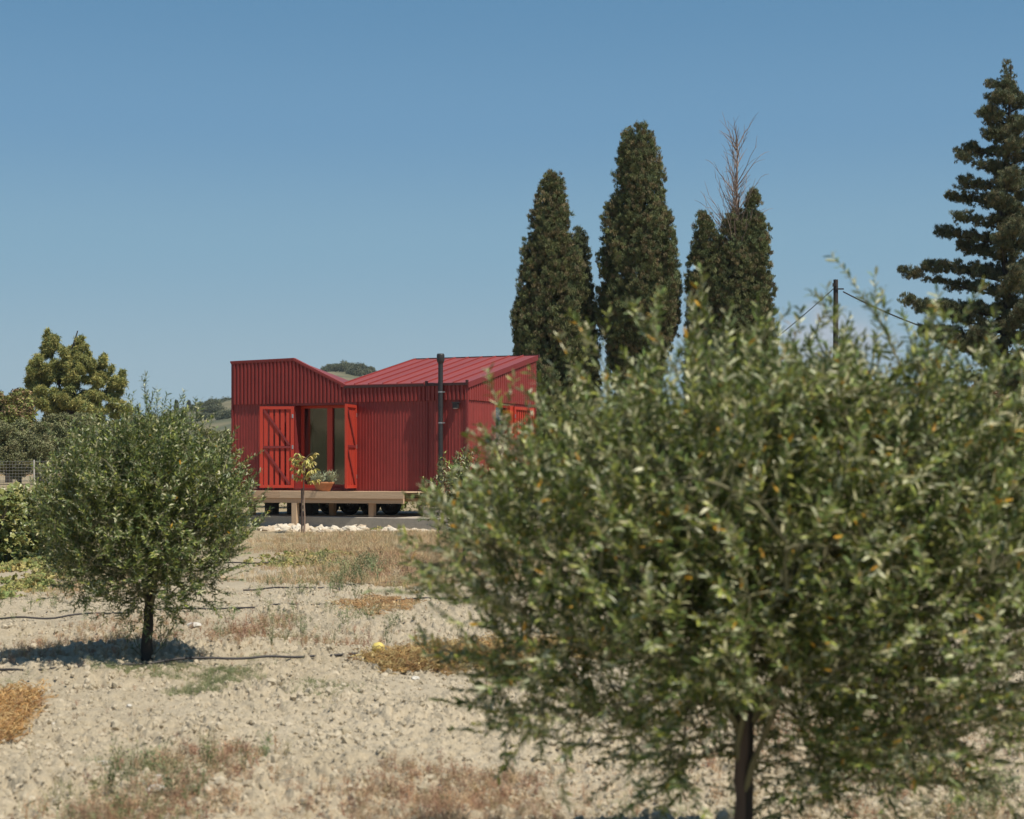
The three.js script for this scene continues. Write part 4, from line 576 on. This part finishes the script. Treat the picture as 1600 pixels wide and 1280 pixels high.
{ // wire fence on the left bank
  const D = 66, R = rngOf(800), t = thing('wire_fence', 'wire mesh fence with thin pale post on the bank at left', 'fence', stand(53, D));
  const xs = [-160, -53, 53, 160], y = 1.05, lines = [];
  for (const px of xs) part('post', new THREE.CylinderGeometry(0.035, 0.035, y + 0.1, 8).translate(across(px, D) - t.position.x, (y + 0.1) / 2 - 0.05, 0), std(rgb(0.45, 0.43, 0.4), 0.7), t);
  const xa = across(-160, D) - t.position.x, xb = across(200, D) - t.position.x; for (let h = 0.08; h <= y; h += 0.12) lines.push([[V(xa, h, 0), V(xb, h, 0)], [0.006, 0.006]]); for (let x = xa; x < xb; x += 0.12) lines.push([[V(x, 0.05, 0), V(x, y, 0)], [0.005, 0.005]]);
  part('wire_mesh', tubeGeo(lines, 3), std(rgb(0.3, 0.3, 0.3), 0.5, { metalness: 0.5 }), t).userData.kind = 'stuff';
}

// ---------------------------------------------------------------- things on the ground
{ // drip hoses
  const hose = std(rgb(0.028, 0.025, 0.028), 0.55), lay = (pts, r, label) => { const c = new THREE.CatmullRomCurve3(pts.map(([px, py]) => { const p = onGround(px, py); return p; })).getPoints(120); c.forEach((p) => { p.y = macro(p.x, p.z) + 0.014 + 0.012 * n2(p.x * 0.55, 3 + pts.length * 9) + 0.008 * n2(p.x * 2.5, 7); }); whole('drip_hose', tubeGeo([[c, c.map(() => r)]], 8), hose, label, 'hose', 'drip hoses across the field'); };
  lay([[-60, 1049], [120, 1044], [240, 1038], [440, 1028], [560, 1022], [700, 1016], [900, 1008], [1300, 992]], 0.0105, 'black drip hose lying at the foot of the round olive, nearest of the hoses');
  lay([[-60, 968], [120, 961], [300, 953], [440, 950], [530, 944], [640, 938], [740, 935], [1000, 925], [1400, 908]], 0.0105, 'long black drip hose crossing behind the trunk of the round olive');
  lay([[380, 923], [470, 920], [560, 918], [690, 911], [800, 906]], 0.0105, 'black drip hose before the strip of dry grass, second from the cabin');
  lay([[-60, 882], [60, 879], [200, 880], [430, 881], [560, 878]], 0.0105, 'black drip hose beside the green ground vines, nearest to the cabin');
}
const blade = (seed, n, h, w, spread, bendy) => { const R = rngOf(seed), o = []; for (let i = 0; i < n; i++) { const a = R() * 6.28, r = spread * Math.sqrt(R()), p = V(Math.cos(a) * r, 0, Math.sin(a) * r), d = V(Math.cos(a + R() - 0.5) * bendy * R(), 1, Math.sin(a + R() - 0.5) * bendy * R()).normalize(), l = h * (0.45 + 0.7 * R()), s = V(Math.sin(a * 3 + i), 0, Math.cos(a * 3 + i)).multiplyScalar(w / 2), m = p.clone().addScaledVector(d, l * 0.55), e = p.clone().addScaledVector(d, l).add(V(d.x * l * 0.35, -0.08 * l, d.z * l * 0.35)); const A = p.clone().add(s), B = p.clone().sub(s), Cc = m.clone().addScaledVector(s, 0.8), Dd = m.clone().addScaledVector(s, -0.8); for (const v of [A, Cc, B, B, Cc, Dd, Dd, Cc, e]) o.push(v.x, v.y, v.z); } return tris(o); };
const herb = (seed, n, h, w) => { // branching dry weed: thin stems with side twigs and small leaves
  const R = rngOf(seed), o = [], strip = (a, b, wd) => { const s = ball(R).cross(b.clone().sub(a)).normalize().multiplyScalar(wd / 2), c = a.clone().add(s), d = a.clone().sub(s); o.push(c.x, c.y, c.z, d.x, d.y, d.z, b.x, b.y, b.z); };
  for (let i = 0; i < n; i++) { const a = R() * 6.28, e = V(Math.cos(a) * h * 0.5 * R(), h * (0.5 + 0.5 * R()), Math.sin(a) * h * 0.5 * R()); strip(V(0, 0, 0), e, w); for (let k = 0; k < 4; k++) { const s = e.clone().multiplyScalar(0.3 + 0.6 * R()), q = s.clone().addScaledVector(ball(R).add(V(0, 0.5, 0)), h * 0.3); strip(s, q, w * 0.8); const l = q.clone().addScaledVector(ball(R), h * 0.12); strip(q, l, w * 2.2); strip(s, s.clone().addScaledVector(ball(R), h * 0.13), w * 2.4); } }
  return tris(o); };
const tanGrass = [1, 2, 3].map((k) => blade(k, 14, 1, 0.03, 0.35, 0.8)), herbs = [4, 5, 6].map((k) => herb(k, 6, 1, 0.022)), straw = [7, 8].map((k) => blade(k, 12, 1, 0.03, 0.5, 2.8)), groundLeaf = [9, 10].map((k) => tuft(k, 12, 0.5, 0.42, (R) => ({ p: ball(R).multiplyScalar(0.5).setY(R() * 0.4), d: ball(R).add(V(0, 0.4, 0)).normalize() })));
const grassMat = std(0xffffff, 0.85);
function sown(name, label, geos, regions, cols, seed, group) { // regions: [px0, px1, py0, py1, count, h0, h1] -> ellipses on the field
  const R = rngOf(seed), sets = geos.map(() => [[], []]);
  for (const [a, b, c, d, n, h0, h1] of regions) {
    const p0 = onGround((a + b) / 2, c), p1 = onGround((a + b) / 2, d), zc = (p0.z + p1.z) / 2, rz = Math.abs(p0.z - p1.z) / 2, D = -zc, xc = across((a + b) / 2, D), rx = (b - a) / 2 / FOC * D;
    for (let i = 0, tries = 0; i < n && tries < n * 6; tries++) {
      const u = (R() + R() + R()) / 1.5 - 1, v = R() * 2 - 1, x = xc + u * rx * 1.25, z = zc + v * rz; if (u * u * 0.8 + v * v > 1) continue; if (n2(x * 1.4 + seed, z * 1.4) + 0.6 * n2(x * 5, z * 5 + seed) < -0.15 && R() < 0.85) continue; i++;
      const k = Math.floor(R() * geos.length), h = lerp(h0, h1, R() * R());
      sets[k][0].push(place(V(x, gy(x, z) - 0.004, z), spin((R() - 0.5) * 0.4, R() * 6.28, (R() - 0.5) * 0.4), V(h * (0.8 + 0.5 * R()), h, h * (0.8 + 0.5 * R())))); sets[k][1].push(vary(R, pick(R, cols), 0.3));
    }
  }
  sets.forEach(([m, c], k) => { const o = copies(numbered(name), geos[k], grassMat, m, c, scene); o.userData = { kind: 'stuff', label, category: 'ground cover', group }; });
}
sown('dry_grass', 'straw coloured dry grass over the strip before the cabin', tanGrass, [[390, 800, 833, 868, 11000, 0.05, 0.2], [400, 860, 862, 914, 8500, 0.05, 0.2], [-20, 120, 800, 880, 900, 0.1, 0.3], [-160, 330, 757, 772, 2500, 0.2, 0.5], [0, 340, 890, 940, 600, 0.06, 0.2], [620, 1600, 850, 960, 3000, 0.06, 0.22]], [[0.52, 0.38, 0.21], [0.44, 0.3, 0.17], [0.58, 0.46, 0.28], [0.42, 0.25, 0.15], [0.36, 0.32, 0.17], [0.55, 0.45, 0.3]], 901, 'dry grass');
sown('dry_weeds', 'brown dry weeds sprawling over the soil', herbs, [[90, 430, 1170, 1300, 760, 0.04, 0.16], [420, 960, 1200, 1310, 1500, 0.03, 0.13], [560, 760, 860, 912, 700, 0.08, 0.26], [60, 330, 965, 1035, 800, 0.04, 0.14], [-20, 200, 970, 1035, 500, 0.04, 0.12], [330, 460, 965, 1015, 260, 0.06, 0.2], [380, 700, 985, 1010, 160, 0.05, 0.14], [1000, 1600, 1120, 1290, 520, 0.05, 0.18], [560, 760, 1175, 1240, 90, 0.04, 0.1], [0, 700, 900, 1180, 700, 0.03, 0.09], [1300, 1620, 1080, 1180, 250, 0.05, 0.2]], [[0.4, 0.24, 0.15], [0.48, 0.33, 0.21], [0.34, 0.27, 0.15], [0.54, 0.42, 0.28], [0.3, 0.16, 0.11]], 902, 'dry weeds');
sown('straw_litter', 'flattened reddish straw littering the soil in front', straw, [[420, 900, 1225, 1300, 700, 0.03, 0.09], [100, 420, 1200, 1300, 180, 0.03, 0.08], [700, 1200, 1180, 1300, 260, 0.03, 0.08], [1250, 1620, 1110, 1200, 260, 0.04, 0.1]], [[0.52, 0.32, 0.19], [0.58, 0.42, 0.26], [0.42, 0.24, 0.15]], 903, 'straw litter');
sown('green_grass', 'short green grass in patches on the pale soil', tanGrass, [[120, 350, 1032, 1056, 1300, 0.02, 0.07], [270, 400, 1042, 1084, 2400, 0.02, 0.075], [0, 60, 1050, 1076, 260, 0.02, 0.06], [420, 580, 1060, 1092, 1000, 0.015, 0.06], [340, 480, 1016, 1042, 300, 0.015, 0.05], [60, 320, 1160, 1290, 220, 0.03, 0.12], [1260, 1620, 1180, 1290, 900, 0.02, 0.08], [390, 620, 1085, 1110, 80, 0.015, 0.04], [900, 1250, 1230, 1290, 180, 0.03, 0.09]], [[0.2, 0.23, 0.11], [0.16, 0.2, 0.085], [0.3, 0.29, 0.16]], 904, 'green grass patches');
sown('green_weeds', 'thin green upright weeds scattered along the hose rows', herbs, [[400, 640, 875, 932, 90, 0.12, 0.36], [0, 160, 890, 1000, 90, 0.1, 0.26], [530, 600, 885, 925, 28, 0.25, 0.5], [200, 700, 950, 1010, 120, 0.08, 0.25], [90, 420, 1170, 1290, 120, 0.06, 0.22], [1240, 1620, 1150, 1290, 200, 0.05, 0.2]], [[0.19, 0.22, 0.1], [0.25, 0.25, 0.13], [0.15, 0.18, 0.08]], 905, 'green weeds');
sown('ground_vines', 'yellow green creeping leaves on the field', groundLeaf, [[395, 560, 864, 886, 420, 0.06, 0.13], [-20, 105, 885, 945, 700, 0.07, 0.16], [-60, 150, 866, 888, 700, 0.08, 0.2], [560, 640, 818, 832, 100, 0.05, 0.12]], [[0.3, 0.3, 0.1], [0.2, 0.24, 0.08], [0.42, 0.36, 0.15]], 906, 'creeping leaves');
{ // tall single weeds
  const R = rngOf(930), hs = [940, 941, 942, 943].map((s) => herb(s, 9, 1, 0.016)), green = std(rgb(0.1, 0.125, 0.05), 0.85), brown = std(rgb(0.24, 0.17, 0.1), 0.85);
  [[656, 939, 0.5, 0, 'tall green weed standing at the edge of the orange dried patch'], [605, 1004, 0.34, 0, 'slender weed standing behind the yellow melon'], [655, 1000, 0.2, 0, 'small weed at the right behind the yellow melon'], [424, 1008, 0.28, 0, 'weed standing alone in bare soil right of the round olive'], [412, 985, 0.3, 1, 'brown dry weed right of the round olive trunk'], [522, 1000, 0.22, 0, 'small thin weed in bare soil behind the near hose'], [555, 935, 0.45, 0, 'tall thin weed left of the orange dried patch'], [172, 1240, 0.33, 0, 'single tall green weed among the dry weeds at bottom left'], [322, 1200, 0.28, 0, 'leaning green weed above the dry weeds at bottom'], [258, 1020, 0.24, 1, 'brown dry weed beside the trunk of the round olive'], [355, 1012, 0.26, 1, 'reddish dry weed at right of the round olive shade']].forEach(([px, py, h, b, label], i) => { const p = onGround(px, py), m = whole('weed', hs[i % 4], b ? brown : green, label, 'weed', 'tall single weeds'); m.position.copy(p); m.scale.set(h * 0.6, h, h * 0.6); m.rotation.y = R() * 6; });
}
{ // dried melon plants, the melon, pale litter
  const stem = [960, 961, 962].map((s) => { const R = rngOf(s), l = []; for (let k = 0; k < 8; k++) { const pts = [V(R() - 0.5, 0.05 * R(), R() - 0.5)]; for (let i = 0; i < 8; i++) pts.push(pts[i].clone().add(V((R() - 0.5) * 0.5, (R() - 0.44) * 0.34, (R() - 0.5) * 0.5))); pts.forEach((p) => { p.y = Math.abs(p.y); }); l.push([pts, pts.map(() => 0.02 * (0.5 + 0.7 * R()))]); } return tubeGeo(l, 4); });
  const crisp = tuft(965, 16, 0.5, 0.3, (R) => ({ p: ball(R).multiplyScalar(0.6).setY(R() * 0.35), d: ball(R).normalize() }));
  const heap = (label, regions, cols, seed, mound) => {
    const R = rngOf(seed), c = onGround((regions[0][0] + regions[0][1]) / 2, (regions[0][2] + regions[0][3]) / 2), t = thing('dried_vine_heap', label, 'dried vines', c.toArray()), a = [[], []], b = [[], []];
    for (const [p0, p1, q0, q1, n] of regions) { const A = onGround((p0 + p1) / 2, q0), B = onGround((p0 + p1) / 2, q1), zc = (A.z + B.z) / 2, rz = Math.abs(A.z - B.z) / 2, xc = across((p0 + p1) / 2, -zc), rx = (p1 - p0) / 2 / FOC * -zc;
      for (let i = 0; i < n; i++) { const w = R() * 6.28, r = Math.sqrt(R()) * (1 + 0.25 * n2(Math.cos(w) * 2, Math.sin(w) * 2 + seed)), x = xc + rx * r * Math.cos(w), z = zc + rz * r * Math.sin(w), y = gy(x, z) + mound * Math.max(0, 1 - r) * R(), set = R() < 0.8 ? a : b; set[0].push(place(V(x - c.x, y - c.y, z - c.z), spin((R() - 0.5) * 0.6, R() * 6.28, (R() - 0.5) * 0.6), (set === a ? 0.08 : 0.04) + (set === a ? 0.08 : 0.05) * R())); set[1].push(vary(R, pick(R, cols), 0.25)); } }
    copies('stems', stem[seed % 3], grassMat, a[0], a[1], t); copies('leaves', crisp, grassMat, b[0], b[1], t);
  };
  heap('yellow brown heap of dried melon vines beside the near hose', [[575, 745, 1018, 1044, 620], [640, 860, 1008, 1046, 640], [800, 980, 1005, 1030, 200]], [[0.48, 0.34, 0.14], [0.4, 0.25, 0.1], [0.56, 0.44, 0.21], [0.3, 0.18, 0.08]], 971, 0.11);
  heap('orange heap of dried vines at the left picture edge', [[-70, 24, 1084, 1146, 520], [-40, 14, 1136, 1160, 110]], [[0.55, 0.33, 0.13], [0.5, 0.28, 0.1], [0.6, 0.42, 0.2], [0.36, 0.2, 0.09]], 972, 0.04);
  heap('flat orange patch of dried vines on the second hose row', [[535, 650, 934, 956, 420]], [[0.52, 0.33, 0.16], [0.45, 0.26, 0.12], [0.55, 0.42, 0.24]], 973, 0.02);
  const p = onGround(591, 1024), mel = thing('melon', 'pale yellow melon lying on the dried vines by the hose', 'melon', [p.x, p.y, p.z]), mg = lump(981, 4, 0.92, 0.05).scale(0.058, 0.058, 0.052).translate(0, 0.085, 0);
  part('fruit', mg, std(rgb(0.68, 0.55, 0.15), 0.5), mel); part('stem', tubeGeo([[[V(-0.04, 0.06, 0.04), V(-0.1, 0.03, 0.07), V(-0.17, 0.035, 0.06), V(-0.26, 0.015, 0.1)], [0.007, 0.007, 0.006, 0.005]]], 6), std(rgb(0.6, 0.48, 0.2), 0.8), mel);
  const R = rngOf(990), wm = std(rgb(0.58, 0.55, 0.5), 0.85), sh = [1, 2, 3].map((k) => lump(300 + k, 1, 0.55, 0.3));
  [[202, 1095, 0.022, 'small bright white stone on bare soil below the round olive'], [649, 1056, 0.03, 'white stone just below the heap of dried melon vines'], [246, 1213, 0.05, 'flat whitish stone beside dry weeds at bottom left'], [158, 1188, 0.045, 'flat whitish stone left of the tall weed at bottom left'], [245, 1234, 0.04, 'lower of two whitish stones among the dry weeds at bottom left'], [86, 1127, 0.026, 'pale pebble right of the orange vine heap'], [303, 976, 0.06, 'white stone right of the round olive trunk, behind the near hose'], [1400, 1252, 0.03, 'small white stone in green grass at bottom right']].forEach(([px, py, s, label], i) => { const q = onGround(px, py), m = whole('pebble', sh[i % 3], wm, label, 'stone', 'single pale stones'); m.position.set(q.x, q.y + s * 0.3, q.z); m.scale.set(s * 1.3, s, s); m.rotation.y = R() * 6; });
}
renderer.render(scene, camera);
